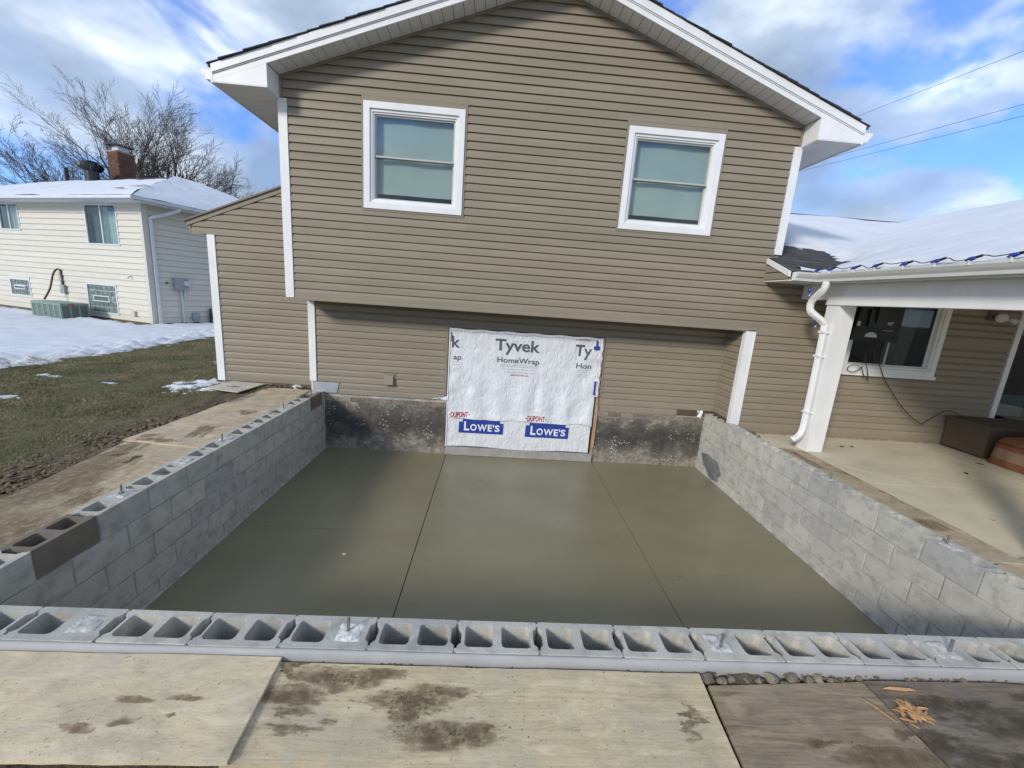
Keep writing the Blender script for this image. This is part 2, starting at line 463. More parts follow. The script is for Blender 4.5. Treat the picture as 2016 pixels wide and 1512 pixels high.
bump(t, b, math_(t, 'ADD', pos_noise(t, 30, 5, 0.7), math_(t, 'MULTIPLY', pos_noise(t, 110, 3), 0.5)), 0.8, 0.03)

m, t, b = new_mat('grass_blade')
gc = ramp(t, pos_noise(t, 1.6, 7, 0.76), [(0.33, (0.078, 0.098, 0.034)), (0.43, (0.115, 0.128, 0.046)), (0.50, (0.175, 0.155, 0.068)), (0.62, (0.31, 0.245, 0.13))])
c = mixc(t, 1, gc, ramp(t, pos_noise(t, 60, 2), [(0.2, 0.75), (0.8, 1.3)]), 'MULTIPLY')
t.links.new(c, b.inputs['Base Color'])
b.inputs['Roughness'].default_value = 0.75

m, t, b = new_mat('soil_clod')
c = ramp(t, pos_noise(t, 16, 6, 0.7), [(0.3, (0.075, 0.056, 0.034)), (0.55, (0.15, 0.113, 0.068)), (0.75, (0.25, 0.20, 0.13))])
t.links.new(c, b.inputs['Base Color'])
b.inputs['Roughness'].default_value = 0.95


# ------------------------------------------------------------------ mesh helpers
class MB:
    def __init__(s):
        s.v, s.f = [], []

    def add(s, vs, fs):
        o = len(s.v)
        s.v += [tuple(p) for p in vs]
        s.f += [tuple(i + o for i in f) for f in fs]
        return s

    def box(s, x0, x1, y0, y1, z0, z1):
        return s.add([(x0, y0, z0), (x1, y0, z0), (x1, y1, z0), (x0, y1, z0), (x0, y0, z1), (x1, y0, z1), (x1, y1, z1), (x0, y1, z1)],
                     [(0, 3, 2, 1), (4, 5, 6, 7), (0, 1, 5, 4), (1, 2, 6, 5), (2, 3, 7, 6), (3, 0, 4, 7)])

    def prism(s, poly, fn, a0, a1):
        """poly 2-D points, fn(p, q, a) -> 3-D"""
        n = len(poly)
        vs = [fn(p[0], p[1], a0) for p in poly] + [fn(p[0], p[1], a1) for p in poly]
        fs = [tuple(range(n - 1, -1, -1)), tuple(range(n, 2 * n))]
        fs += [(i, (i + 1) % n, n + (i + 1) % n, n + i) for i in range(n)]
        return s.add(vs, fs)

    def loft(s, rings, cap=True, closed=True):
        n = len(rings[0])
        vs = [p for r in rings for p in r]
        fs = []
        for k in range(len(rings) - 1):
            for i in range(n if closed else n - 1):
                j = (i + 1) % n
                fs.append((k * n + i, k * n + j, (k + 1) * n + j, (k + 1) * n + i))
        if cap:
            fs.append(tuple(range(n - 1, -1, -1)))
            fs.append(tuple((len(rings) - 1) * n + i for i in range(n)))
        return s.add(vs, fs)

    def tube(s, pts, r, n=6, cap=True):
        pts = [Vector(p) for p in pts]
        rings = []
        up = Vector((0.13, 0.27, 0.95))
        for i, p in enumerate(pts):
            d = (pts[min(i + 1, len(pts) - 1)] - pts[max(i - 1, 0)]).normalized()
            a = d.cross(up)
            if a.length < 1e-3:
                a = d.cross(Vector((1, 0, 0)))
            a.normalize()
            c = d.cross(a)
            rr = r[i] if isinstance(r, (list, tuple)) else r
            rings.append([p + (a * math.cos(2 * math.pi * k / n) + c * math.sin(2 * math.pi * k / n)) * rr for k in range(n)])
        return s.loft(rings, cap)

    def rect_sweep(s, pts, wa, wb, side):
        """rounded-rectangle pipe; side = reference vector for the wa direction"""
        pts = [Vector(p) for p in pts]
        side = Vector(side)
        rings = []
        prof = []
        for cx, cy, a0 in ((1, 1, 0), (-1, 1, 90), (-1, -1, 180), (1, -1, 270)):
            for k in range(3):
                a = math.radians(a0 + 45 * k)
                prof.append((cx * (wa / 2 - 0.012) + 0.012 * math.cos(a), cy * (wb / 2 - 0.012) + 0.012 * math.sin(a)))
        for i, p in enumerate(pts):
            d = (pts[min(i + 1, len(pts) - 1)] - pts[max(i - 1, 0)]).normalized()
            c = d.cross(side).normalized()
            a = c.cross(d).normalized()
            rings.append([p + a * q[0] + c * q[1] for q in prof])
        return s.loft(rings, True)

    def grid(s, nx, ny, fn):
        vs = [fn(i / nx, j / ny) for j in range(ny + 1) for i in range(nx + 1)]
        fs = [(j * (nx + 1) + i, j * (nx + 1) + i + 1, (j + 1) * (nx + 1) + i + 1, (j + 1) * (nx + 1) + i) for j in range(ny) for i in range(nx)]
        return s.add(vs, fs)

    def data(s, name, mat, smooth=False):
        me = bpy.data.meshes.new(name)
        me.from_pydata(s.v, [], s.f)
        me.materials.append(MATS[mat])
        if smooth:
            me.shade_smooth()
        me.update()
        return me

    def obj(s, name, mat, parent=None, smooth=False):
        return link(name, s.data(name, mat, smooth), parent)


def link(name, me, parent=None, loc=None):
    o = bpy.data.objects.new(name, me)
    COL.objects.link(o)
    if parent is not None:
        o.parent = parent
        if parent.type == 'EMPTY' and not parent.get('local_space'):
            o.matrix_parent_inverse = Matrix.Translation(-Vector(parent.location))
    if loc is not None:
        o.location = loc
    return o


def tag(o, label=None, cat=None, group=None, kind=None):
    if label:
        o['label'] = label
    if cat:
        o['category'] = cat
    if group:
        o['group'] = group
    if kind:
        o['kind'] = kind
    return o


def thing(name, label, cat, loc, rotz=0.0, local=False, group=None):
    e = bpy.data.objects.new(name, None)
    COL.objects.link(e)
    e.location = loc
    e.rotation_euler = (0, 0, rotz)
    e.empty_display_size = 0.2
    if local:
        e['local_space'] = 1
    return tag(e, label, cat, group)


def centred(mb, name, mat, smooth=False, base=None):
    """one-mesh thing whose origin is at its own base"""
    xs = np.array(mb.v)
    c = np.array([(xs[:, 0].min() + xs[:, 0].max()) / 2, (xs[:, 1].min() + xs[:, 1].max()) / 2, xs[:, 2].min()])
    mb.v = [tuple(p) for p in (xs - c)]
    o = mb.obj(name, mat, None, smooth)
    o.location = c
    return o


def hnoise(x, y, z=0.0):
    return mnoise.noise(Vector((x, y, z)))


def fbm(x, y, z=0.0, oct=4):
    return mnoise.fractal(Vector((x, y, z)), 0.9, 2.0, oct)


def sstep(a, b_, x):
    t_ = min(1, max(0, (x - a) / (b_ - a)))
    return t_ * t_ * (3 - 2 * t_)


# ------------------------------------------------------------------ layout constants (metres; slab top = 0)
XL, XR, ZW = -2.8564, 3.3083, 0.945      # inner faces of the side walls, wall top
YF, TH = -4.570, 0.1937                  # inner face of front wall, block thickness
YU = -0.497                              # plane of the upper wall, recess wall is Y = 0
ZO = 2.368                               # underside of the overhang
XUL, XUR = -3.107, 3.700
XRR = 3.462                              # recess return on the right
EXP = 0.1016
YR = -0.805                              # plane of the rake fascia


# ------------------------------------------------------------------ ground
def ground_z(x, y):
    z = 0.865
    z += 0.11 * math.exp(-(((x + 4.1) / 1.3) ** 2 + ((y - 0.6) / 1.5) ** 2))
    z -= 0.15 * sstep(-4.6, -11.5, x)
    z -= 0.13 * sstep(3.2, 4.2, x)
    z -= 0.05 * sstep(-5.15, -5.6, y)
    return z


def mud_amount(x, y):
    mleft = sstep(-4.75, -3.9, x) * (1 if x < 0 else 0) * (1 - 0.55 * sstep(-1.6, 0.4, y))
    mfront = sstep(-4.4, -4.8, y) * sstep(-5.2, -4.2, x)
    mr = sstep(3.3, 3.6, x)
    mnb = 0
    return max(mleft, mfront, mr)


xs = sorted(set([-900, -400, -200, -100, -60, -45] + list(np.arange(-36, -13, 1.5)) + list(np.arange(-13, -6, 0.25)) + list(np.arange(-6, -3.0, 0.045)) + [-2.96] +
                list(np.linspace(-2.7, 3.2, 40)) + [3.40] + list(np.arange(3.45, 4.4, 0.05)) + list(np.arange(4.5, 20, 1.0)) + [25, 40, 80, 200, 500, 900]))
ys = sorted(set([-900, -300, -100, -40, -20, -12, -9, -7.5, -6.5] + list(np.arange(-6, -4.72, 0.05)) + [-4.68] + list(np.arange(-4.6, 1.0, 0.06)) + list(np.arange(1, 14, 0.3)) +
                list(np.arange(14, 40, 2.0)) + [50, 80, 150, 400, 1000, 2000]))
xs = [xs[0]] + [b_ for a_, b_ in zip(xs, xs[1:]) if b_ - a_ > 1e-6]
V, MUD = [], []
for y in ys:
    for x in xs:
        z = ground_z(x, y)
        mu = mud_amount(x, y)
        near = 1 if -13 < x < 5 and -6.5 < y < 13 else 0
        if near:
            z += 0.02 * fbm(x * 1.3, y * 1.3, 2) + (0.030 * mu) * fbm(x * 7, y * 7, 5) + 0.006 * fbm(x * 12, y * 12, 8)
        V.append((x, y, z))
        MUD.append(mu)
nx = len(xs)
F = []
for j in range(len(ys) - 1):
    for i in range(nx - 1):
        xm, ym = (xs[i] + xs[i + 1]) / 2, (ys[j] + ys[j + 1]) / 2
        if -2.96 < xm < 3.40 and -4.68 < ym < 0.2:
            continue
        F.append((j * nx + i, j * nx + i + 1, (j + 1) * nx + i + 1, (j + 1) * nx + i))
gm = MB().add(V, F)
ground = tag(gm.obj('ground', 'ground', None, True), kind='structure')
a_ = ground.data.attributes.new('mud', 'FLOAT', 'POINT')
a_.data.foreach_set('value', np.array(MUD, dtype=np.float32))

# grass blades on the lawn (nobody could count them)
rng = np.random.default_rng(3)
N = 170000
gx = rng.uniform(-9.2, -3.95, N)
gy = rng.uniform(-4.2, 7.0, N)
keep = []
for i in range(N):
    mu = mud_amount(gx[i], gy[i])
    nn = fbm(gx[i] * 1.6, gy[i] * 1.6, 1)
    edge = -8.75 + 0.35 * hnoise(gx[i] * 0.0, gy[i] * 0.9, 4)
    if gx[i] < edge or (gy[i] > 0.0 and gx[i] > -4.5):
        continue
    if mu + 0.7 * nn + rng.uniform(-0.25, 0.25) < 0.45:
        keep.append(i)
vb, fb = [], []
for i in keep:
    x, y = gx[i], gy[i]
    z = ground_z(x, y) - 0.004
    a = rng.uniform(0, 6.28)
    h = rng.uniform(0.012, 0.036)
    w = rng.uniform(0.0025, 0.0055)
    l = rng.uniform(0.01, 0.04)
    ca, sa = math.cos(a), math.sin(a)
    b_ = rng.uniform(0, 6.28)
    k = len(vb)
    vb += [(x - ca * w, y - sa * w, z), (x + ca * w, y + sa * w, z), (x + math.cos(b_) * l, y + math.sin(b_) * l, z + h)]
    fb.append((k, k + 1, k + 2))
tag(MB().add(vb, fb).obj('grass', 'grass_blade'), 'short winter-worn green and brown grass on the lawn', 'grass', kind='stuff')


# ------------------------------------------------------------------ snow on the ground
def snow_sheet(name, x0, x1, y0, y1, step, maskfn, label, thick=0.10, zfn=ground_z, rough=0.02, dirtfn=None, kind='stuff', mat='snow', lump=0.0, xlist=None):
    nx_, ny_ = max(2, int((x1 - x0) / step)), max(2, int((y1 - y0) / step))
    if xlist:
        nx_ = len(xlist) - 1
    vs, ms, ds = [], [], []
    for j in range(ny_ + 1):
        for i in range(nx_ + 1):
            x, y = (xlist[i] if xlist else x0 + (x1 - x0) * i / nx_), y0 + (y1 - y0) * j / ny_
            mk = maskfn(x, y)
            h = thick * sstep(0.0, 1.0, mk) - 0.05 * sstep(0.05, -0.6, mk) - 0.012
            h += rough * fbm(x * 2.2, y * 2.2, 3) * sstep(0, 0.5, mk)
            if lump:
                h += lump * (0.35 + fbm(x * 5.5, y * 5.5, 13, 5)) * sstep(-0.05, 0.25, mk) * sstep(2.3, 1.2, mk)
            vs.append((x, y, zfn(x, y) + h))
            ms.append(mk)
            ds.append(dirtfn(x, y, mk) if dirtfn else 0.0)
    fs, n_ = [], nx_ + 1
    for j in range(ny_):
        for i in range(nx_):
            q = (j * n_ + i, j * n_ + i + 1, (j + 1) * n_ + i + 1, (j + 1) * n_ + i)
            if max(ms[k] for k in q) > -0.25:
                fs.append(q)
    used = sorted(set(k for f in fs for k in f))
    mp = {k: i for i, k in enumerate(used)}
    o = MB().add([vs[k] for k in used], [tuple(mp[k] for k in f) for f in fs]).obj(name, mat, None, True)
    at_ = o.data.attributes.new('dirt', 'FLOAT', 'POINT')
    at_.data.foreach_set('value', np.array([ds[k] for k in used], dtype=np.float32))
    return tag(o, label, 'snow', kind=kind)


NB_C = Vector((-12.323, 8.677, 0.72))
NB_A = math.radians(-20)


def nb_local(x, y):
    dx, dy = x - NB_C.x, y - NB_C.y
    return dx * math.cos(NB_A) + dy * math.sin(NB_A), -dx * math.sin(NB_A) + dy * math.cos(NB_A)


def yard_mask(x, y):
    e = -8.62 + 0.35 * hnoise(0, y * 0.9, 4) + 0.45 * fbm(x * 2.5, y * 2.5, 9, 5)
    mk = (e - x) * 1.6
    lx, ly = nb_local(x, y)
    if lx < 0.1 and ly > -1.2:
        mk = min(mk, (-0.42 - ly + 0.12 * fbm(x * 2, y * 2, 1)) * 3.0)
    if lx >= 0.1 and lx < 0.5 and ly > 0:
        mk = min(mk, (lx - 0.18) * 4 + 0.3 * fbm(x * 3, y * 3, 1))
    return mk


def yard_dirt(x, y, mk):
    d = sstep(1.1, 0.1, mk) * (0.28 + 1.0 * sstep(3.0, 0.8, y) + 0.7 * fbm(x * 3, y * 3, 7)) + 0.9 * sstep(1.9, 0.6, mk) * sstep(2.0, 0.5, y)
    return max(0.0, min(1.0, d))


snow_sheet('snow', -30, -7.6, -5, 13, 0.085, yard_mask, 'white snow covering the yard before the cream neighbouring house', 0.065, dirtfn=yard_dirt, rough=0.025, lump=0.075,
           xlist=list(np.arange(-30, -16, 0.5)) + list(np.arange(-16, -10.5, 0.16)) + list(np.arange(-10.5, -7.55, 0.065)))


def blob_mask(cx, cy, rx, ry, seed):
    return lambda x, y: 0.75 - math.hypot((x - cx) / rx, (y - cy) / ry) + 1.5 * fbm(x * 4, y * 7, seed, 5)


for k, (cx, cy, rx, ry, lb) in enumerate([
        (-4.78, -0.05, 0.36, 0.34, 'snow remnant melting against the foot of the tall white corner post'),
        (-5.6, 2.2, 0.45, 0.22, 'thin snow patch on the grass behind, left of the white corner post'),
        (-6.1, 0.0, 0.26, 0.10, 'small snow patch in the middle of the lawn'),
        (-6.6, -0.9, 0.22, 0.10, 'small snow scrap on the lawn nearest the left picture edge'),
        (-7.4, 0.4, 0.25, 0.12, 'small snow scrap on the grass near the snowy yard edge')]):
    snow_sheet('snow_patch', cx - rx * 1.6, cx + rx * 1.6, cy - ry * 1.8, cy + ry * 1.8, 0.03, blob_mask(cx, cy, rx, ry, 20 + k), lb, 0.04 if k == 0 else 0.016, rough=0.01,
               zfn=lambda x, y: ground_z(x, y) + 0.01, kind='thing')['group'] = 'snow scraps on the lawn'

# ------------------------------------------------------------------ slab
slab = thing('floor_slab', None, None, (0.2, -2.3, -0.1))
slab['kind'] = 'structure'
MB().box(XL - 0.01, XR + 0.01, YF - 0.01, 0.0, -0.12, -0.022).obj('slab_base', 'dark', slab)
JX1, JX2, JY = -0.912, 1.505, -2.32
g1, g2 = 0.0045, 0.002


def slab_panel(x0, x1, y0, y1):
    def fn(u, v):
        x, y = x0 + (x1 - x0) * u, y0 + (y1 - y0) * v
        return (x, y, 0.0035 * fbm(x * 0.8, y * 0.8, 3) - 0.001)
    n_x, n_y = 14, 14
    mb = MB().grid(n_x, n_y, fn)
    ring = [fn(i / n_x, 0) for i in range(n_x)] + [fn(1, j / n_y) for j in range(n_y)] + [fn(1 - i / n_x, 1) for i in range(n_x)] + [fn(0, 1 - j / n_y) for j in range(n_y)]
    mb.loft([ring, [(p[0], p[1], -0.03) for p in ring]], cap=False)
    return mb.obj('slab_panel', 'fresh_concrete', slab)


slab_panel(XL, JX1 - g1, JY + g2, -0.002)
slab_panel(XL, JX1 - g1, YF, JY - g2)
slab_panel(JX1 + g1, JX2 - g1 * 0.7, JY + g2 * 0.6, -0.002)
slab_panel(JX1 + g1, JX2 - g1 * 0.7, YF, JY - g2 * 0.6)
slab_panel(JX2 + g1 * 0.7, XR, YF, -0.002)

# ------------------------------------------------------------------ patio
patio = thing('patio', None, None, (6.5, -3, 0.7))
patio['kind'] = 'structure'
PJX, PJY = 6.36, -2.2
MB().box(3.60, 13.0, -8.0, YU, 0.62, 0.785).obj('patio_base', 'stone', patio)
for (x0, x1) in ((3.62, PJX - 0.006), (PJX + 0.006, 13.0)):
    for (y0, y1) in ((PJY + 0.006, YU), (-5.2, PJY - 0.006), (-8.0, -5.212)):
        MB().box(x0, x1, y0, y1, 0.72, 0.80).obj('patio_panel', 'patio_concrete', patio)

# ------------------------------------------------------------------ block foundation
fw = thing('foundation_wall', 'U-shaped grey concrete block foundation wall with open cores around the slab', 'wall', (0.2, -2.3, 0.0))
BH, PITCHX, PITCHZ = 0.1920, 0.4064, 0.2032


def rrect(cx, cy, hx, hy, r):
    pts = []
    for sx, sy, a0 in ((1, 1, 0), (-1, 1, 90), (-1, -1, 180), (1, -1, 270)):
        for k in range(3):
            a = math.radians(a0 + 45 * k)
            pts.append((cx + sx * (hx - r) + r * math.cos(a), cy + sy * (hy - r) + r * math.sin(a)))
    return pts


_bm_cache = {}


def block_mesh(L, filled=0, variant=0, frog=True):
    key = (round(L, 3), filled, variant, frog)
    if key in _bm_cache:
        return _bm_cache[key]
    rr = random.Random(hash(key) % 1000 + variant)
    h = L / 2
    tw = TH / 2
    fr = 0.019 if (frog and L > 0.3) else 0.0
    ch = 0.004
    outer = [(-h, -tw + ch), (-h + ch, -tw), (h - ch, -tw), (h, -tw + ch)]
    if fr:
        outer += [(h, -tw + 0.036), (h - fr, -tw + 0.055), (h - fr, tw - 0.055), (h, tw - 0.036)]
    outer += [(h, tw - ch), (h - ch, tw), (-h + ch, tw), (-h, tw - ch)]
    if fr:
        outer += [(-h, tw - 0.036), (-h + fr, tw - 0.055), (-h + fr, -tw + 0.055), (-h, -tw + 0.036)]
    outer = [(x + rr.uniform(-0.0012, 0.0012), y + rr.uniform(-0.0012, 0.0012)) for x, y in outer]
    holes = []
    if L > 0.3:
        for k, sx in enumerate((-1, 1)):
            if not (filled >> k) & 1:
                holes.append(rrect(sx * (h * 0.465), 0, 0.071 + rr.uniform(-0.004, 0.004), tw - 0.031, 0.020))
    elif L > 0.14 and not filled:
        holes.append(rrect(0, 0, h - 0.04, tw - 0.034, 0.02))
    bm = bmesh.new()
    top = [bm.verts.new((x * 0.9965, y * 0.993, BH / 2)) for x, y in outer]
    mid = [bm.verts.new((x, y, BH / 2 - 0.003)) for x, y in outer]
    bot = [bm.verts.new((x, y, -BH / 2)) for x, y in outer]
    n = len(outer)
    edges = [bm.edges.new((top[i], top[(i + 1) % n])) for i in range(n)]
    hl = []
    for hp in holes:
        cx = sum(p[0] for p in hp) / len(hp)
        ht = [bm.verts.new((x, y, BH / 2)) for x, y in hp]
        hb = [bm.verts.new((cx + (x - cx) * 0.90, y * 0.92, -BH / 2)) for x, y in hp]
        m_ = len(hp)
        edges += [bm.edges.new((ht[i], ht[(i + 1) % m_])) for i in range(m_)]
        hl.append((ht, hb))
    bmesh.ops.triangle_fill(bm, edges=edges, use_beauty=True, use_dissolve=False)
    for i in range(n):
        j = (i + 1) % n
        bm.faces.new((top[i], mid[i], mid[j], top[j]))
        bm.faces.new((mid[i], bot[i], bot[j], mid[j]))
    for ht, hb in hl:
        m_ = len(ht)
        for i in range(m_):
            j = (i + 1) % m_
            bm.faces.new((ht[i], ht[j], hb[j], hb[i]))
    if not holes:
        bm.faces.new(bot)
    bmesh.ops.recalc_face_normals(bm, faces=bm.faces[:])
    me = bpy.data.meshes.new('concrete_block')
    bm.to_mesh(me)
    bm.free()
    me.materials.append(MATS['block'])
    _bm_cache[key] = me
    return me


def put_block(cx, cy, cz, L, rot, filled=0, brown=False, jit=1.0):
    me = block_mesh(L, filled, rnd.randrange(3))
    o = link('concrete_block', me, fw)
    o.location = (cx + rnd.uniform(-1, 1) * 0.001, cy + rnd.uniform(-1, 1) * 0.001, cz + rnd.uniform(-1, 1) * 0.0012 * jit)
    o.rotation_euler = (0, 0, rot + (math.pi if rnd.random() < 0.5 and not filled else 0) + rnd.uniform(-1, 1) * 0.003)
    if brown:
        o.material_slots[0].link = 'OBJECT'
        o.material_slots[0].material = MATS['block_brown']
        o['label'] = 'darker brown block'
    return o


def run(a0, a1, joint0, put):
    """cut [a0, a1] at joint0 + k*pitch and call put(centre, length)"""
    k = math.ceil((a0 - joint0) / PITCHX - 1e-6)
    cuts = [a0 - 0.005]
    while joint0 + k * PITCHX < a1 - 0.03:
        if joint0 + k * PITCHX > a0 + 0.03:
            cuts.append(joint0 + k * PITCHX)
        k += 1
    cuts.append(a1 + 0.005)
    for s_, e_ in zip(cuts, cuts[1:]):
        put((s_ + e_) / 2, e_ - s_ - 0.0115)


FX0, FX1 = XL - TH, XR + TH
FRONT_FILL = {-2.069: 0, -0.858: 0, 1.001: 0, 2.237: 0}
LEFT_FILL = [-3.464, -2.316, -1.085, -0.26, -2.86]
RIGHT_FILL = [-2.497, -3.644, -1.25, -0.75]
GROUT = []


def fill_bits(c, L, targets, flip=1):
    bits = 0
    if L > 0.3:
        for k, sx in enumerate((-1, 1)):
            if any(abs(c + sx * L * 0.235 - t_) < 0.1 for t_ in targets):
                bits |= 1 << k
    return bits


for course in range(5):
    cz = ZW - BH / 2 - course * PITCHZ
    off = 0.0 if course % 2 == 0 else PITCHX / 2
    top = course == 0

    def pf(c, L, cz=cz, top=top):
        bits = fill_bits(c, L, FRONT_FILL.keys()) if top else 0
        put_block(c, YF - TH / 2, cz, L, 0, bits)
        if bits:
            for k, sx in enumerate((-1, 1)):
                if (bits >> k) & 1:
                    GROUT.append((c + sx * L * 0.235, YF - TH / 2, 'x'))
    run(FX0 + (0 if course % 2 == 0 else 0), FX1, -1.5487 + off, pf)

    def pl(c, L, cz=cz, top=top):
        bits = fill_bits(c, L, LEFT_FILL) if top else 0
        put_block(XL - TH / 2, c, cz, L, math.pi / 2, bits, top and (abs(c + 3.956) < 0.1 or abs(c + 0.3) < 0.06))
        for k, sx in enumerate((-1, 1)):
            if (bits >> k) & 1:
                GROUT.append((XL - TH / 2, c + sx * L * 0.235, 'y'))
    run(YF + 0.006, -0.004, -3.755 + off, pl)

    def pr(c, L, cz=cz, top=top):
        bits = fill_bits(c, L, RIGHT_FILL) if top else 0
        put_block(XR + TH / 2, c, cz, L, math.pi / 2, bits)
        for k, sx in enumerate((-1, 1)):
            if (bits >> k) & 1:
                GROUT.append((XR + TH / 2, c + sx * L * 0.235, 'y'))
    run(YF + 0.006, -0.004, -3.567 + off, pr)

# mortar, 4 mm behind the faces of the blocks
for nm, (x0, x1, y0, y1) in (('f', (FX0 + 0.02, FX1 - 0.02, YF - 0.024, YF - 0.007)), ('f', (FX0 + 0.02, FX1 - 0.02, YF - TH + 0.007, YF - TH + 0.024)),
                             ('l', (XL - 0.024, XL - 0.007, YF + 0.001, -0.002)), ('l', (XL - TH + 0.007, XL - TH + 0.024, YF + 0.001, -0.002)),
                             ('r', (XR + 0.007, XR + 0.024, YF + 0.001, -0.002)), ('r', (XR + TH - 0.024, XR + TH - 0.007, YF + 0.001, -0.002))):
    MB().box(x0, x1, y0, y1, -0.1, ZW - 0.0025).obj('mortar_joint', 'mortar', fw)


def lumpy_top(cx, cy, hx, hy, z, seed, amp=0.012):
    def fn(u, v):
        x, y = cx + (u - 0.5) * 2 * hx, cy + (v - 0.5) * 2 * hy
        e = min(u, 1 - u, v, 1 - v)
        return (x, y, z + amp * fbm(x * 18, y * 18, seed) - 0.012 * sstep(0.12, 0, e))
    return MB().grid(10, 10, fn)


BOLTS = [(-0.858, -4.667), (1.001, -4.69), (2.237, -4.68), (XL - TH / 2, -3.464), (XL - TH / 2, -2.316), (XL - TH / 2, -1.085), (XL - TH / 2, -0.26), (XR + TH / 2, -2.497), (XR + TH / 2, -3.644)]
for k, (gx_, gy_, ax) in enumerate(GROUT):
    hx, hy = (0.064, 0.060) if ax == 'x' else (0.060, 0.064)
    lumpy_top(gx_, gy_, hx, hy, ZW + 0.006, k, 0.008).obj('grout_fill', 'grout' if abs(gx_ + 0.858) < 0.15 else 'grout_grey', fw, True)
for bx_, by_ in BOLTS:
    mb = MB().tube([(bx_, by_, ZW - 0.03), (bx_ + 0.004, by_ + 0.003, ZW + 0.075)], 0.0075, 8)
    bo = mb.obj('anchor_bolt', 'steel', fw, False)
    if bx_ < -2 and by_ < -3:
        MB().tube([(bx_, by_, ZW + 0.008), (bx_, by_, ZW + 0.020)], 0.018, 6).obj('nut', 'steel', bo)


# mortar/concrete splashed along the foot of the side walls
def splash_strip(fn, length, seed):
    vs, fs = [], []
    n_ = int(length / 0.03)
    for i in range(n_ + 1):
        s_ = length * i / n_
        h = 0.018 + 0.035 * max(0, fbm(s_ * 2.3, seed, 1)) + 0.02 * max(0, fbm(s_ * 9, seed, 2))
        vs += [fn(s_, 0.014 + 0.01 * abs(hnoise(s_ * 6, seed)), 0.001), fn(s_, 0.006, h * 0.6), fn(s_, 0.0, h)]
    for i in range(n_):
        for k in range(2):
            fs.append((i * 3 + k, i * 3 + 3 + k, i * 3 + 4 + k, i * 3 + 1 + k))
    return MB().add(vs, fs)


splash_strip(lambda s_, o, z: (XL + o, -s_, z), 4.57, 1).obj('concrete_splash', 'mortar', fw, True)
splash_strip(lambda s_, o, z: (XR - o, -s_, z), 4.57, 2).obj('concrete_splash', 'mortar', fw, True)


# smooth parging on the outer face of the front wall
simple('parging', (0.36, 0.355, 0.345), 0.7, 0.12, 5, (1, 1, 3), 0.2, 30)
prof_p = [(0.0, -0.006), (0.010, -0.010), (0.018, -0.020), (0.021, -0.040), (0.022, -0.09), (0.026, -0.16), (0.0, -0.17)]
rings_p = []
for i in range(90):
    x_ = FX0 + (FX1 - FX0) * i / 89
    w_ = 0.006 * fbm(x_ * 1.7, 3.0, 1) + 0.002 * fbm(x_ * 9, 1.0, 4)
    rings_p.append([(x_, YF - TH - p * (1 + 12 * w_) + 0.001, ZW + q + (0.4 * w_ if k_ < 4 else 0)) for k_, (p, q) in enumerate(prof_p)])
MB().loft(rings_p, cap=True, closed=True).obj('parging', 'parging', fw, True)

# grey membrane patch on the right wall
def patch_fn(u, v):
    a = u * 2 * math.pi
    r = v * (1 + 0.12 * math.sin(3 * a + 1) + 0.08 * math.sin(7 * a))
    y, z = -0.47 + 0.29 * r * math.cos(a) * (1 if v < 1 else 1), 0.20 + 0.155 * r * math.sin(a) - 0.09 * r * math.cos(a) * -0.6
    return (XR - 0.006 - 0.022 * (1 - v * v) - 0.008 * hnoise(y * 14, z * 14), y, max(0.012, z))


MB().grid(28, 8, patch_fn).obj('membrane_patch', 'membrane', fw, True)

# ------------------------------------------------------------------ siding helper
def siding_board(mapf, s0, s1, z0, z1, parent, mat='siding', full=EXP, t=0.024, name='siding_board', slope=0.40):
    """dutch-lap course from z0 to z1; s0/s1 numbers or functions of z"""
    f0 = s0 if callable(s0) else (lambda z: s0)
    f1 = s1 if callable(s1) else (lambda z: s1)
    zb = z0 + full * (1 - slope)
    prof = [(0.0, z0 + 0.0045), (t * 0.55, z0 + 0.0045), (t, z0 + 0.001), (t * 0.96, min(z1, zb))]
    if z1 > zb + 1e-4:
        k = (z1 - zb) / (full * slope)
        prof += [(t * 0.96 * (1 - k) + 0.001, z1)]
    prof += [(0.0, z1)]
    a = [mapf(f0(z), o, z) for o, z in prof]
    c = [mapf(f1(z), o, z) for o, z in prof]
    n = len(prof)
    fs = [(i, i + 1, n + i + 1, n + i) for i in range(n - 1)] + [tuple(range(n)), tuple(range(2 * n - 1, n - 1, -1))]
    return MB().add(a + c, fs).obj(name, mat, parent)


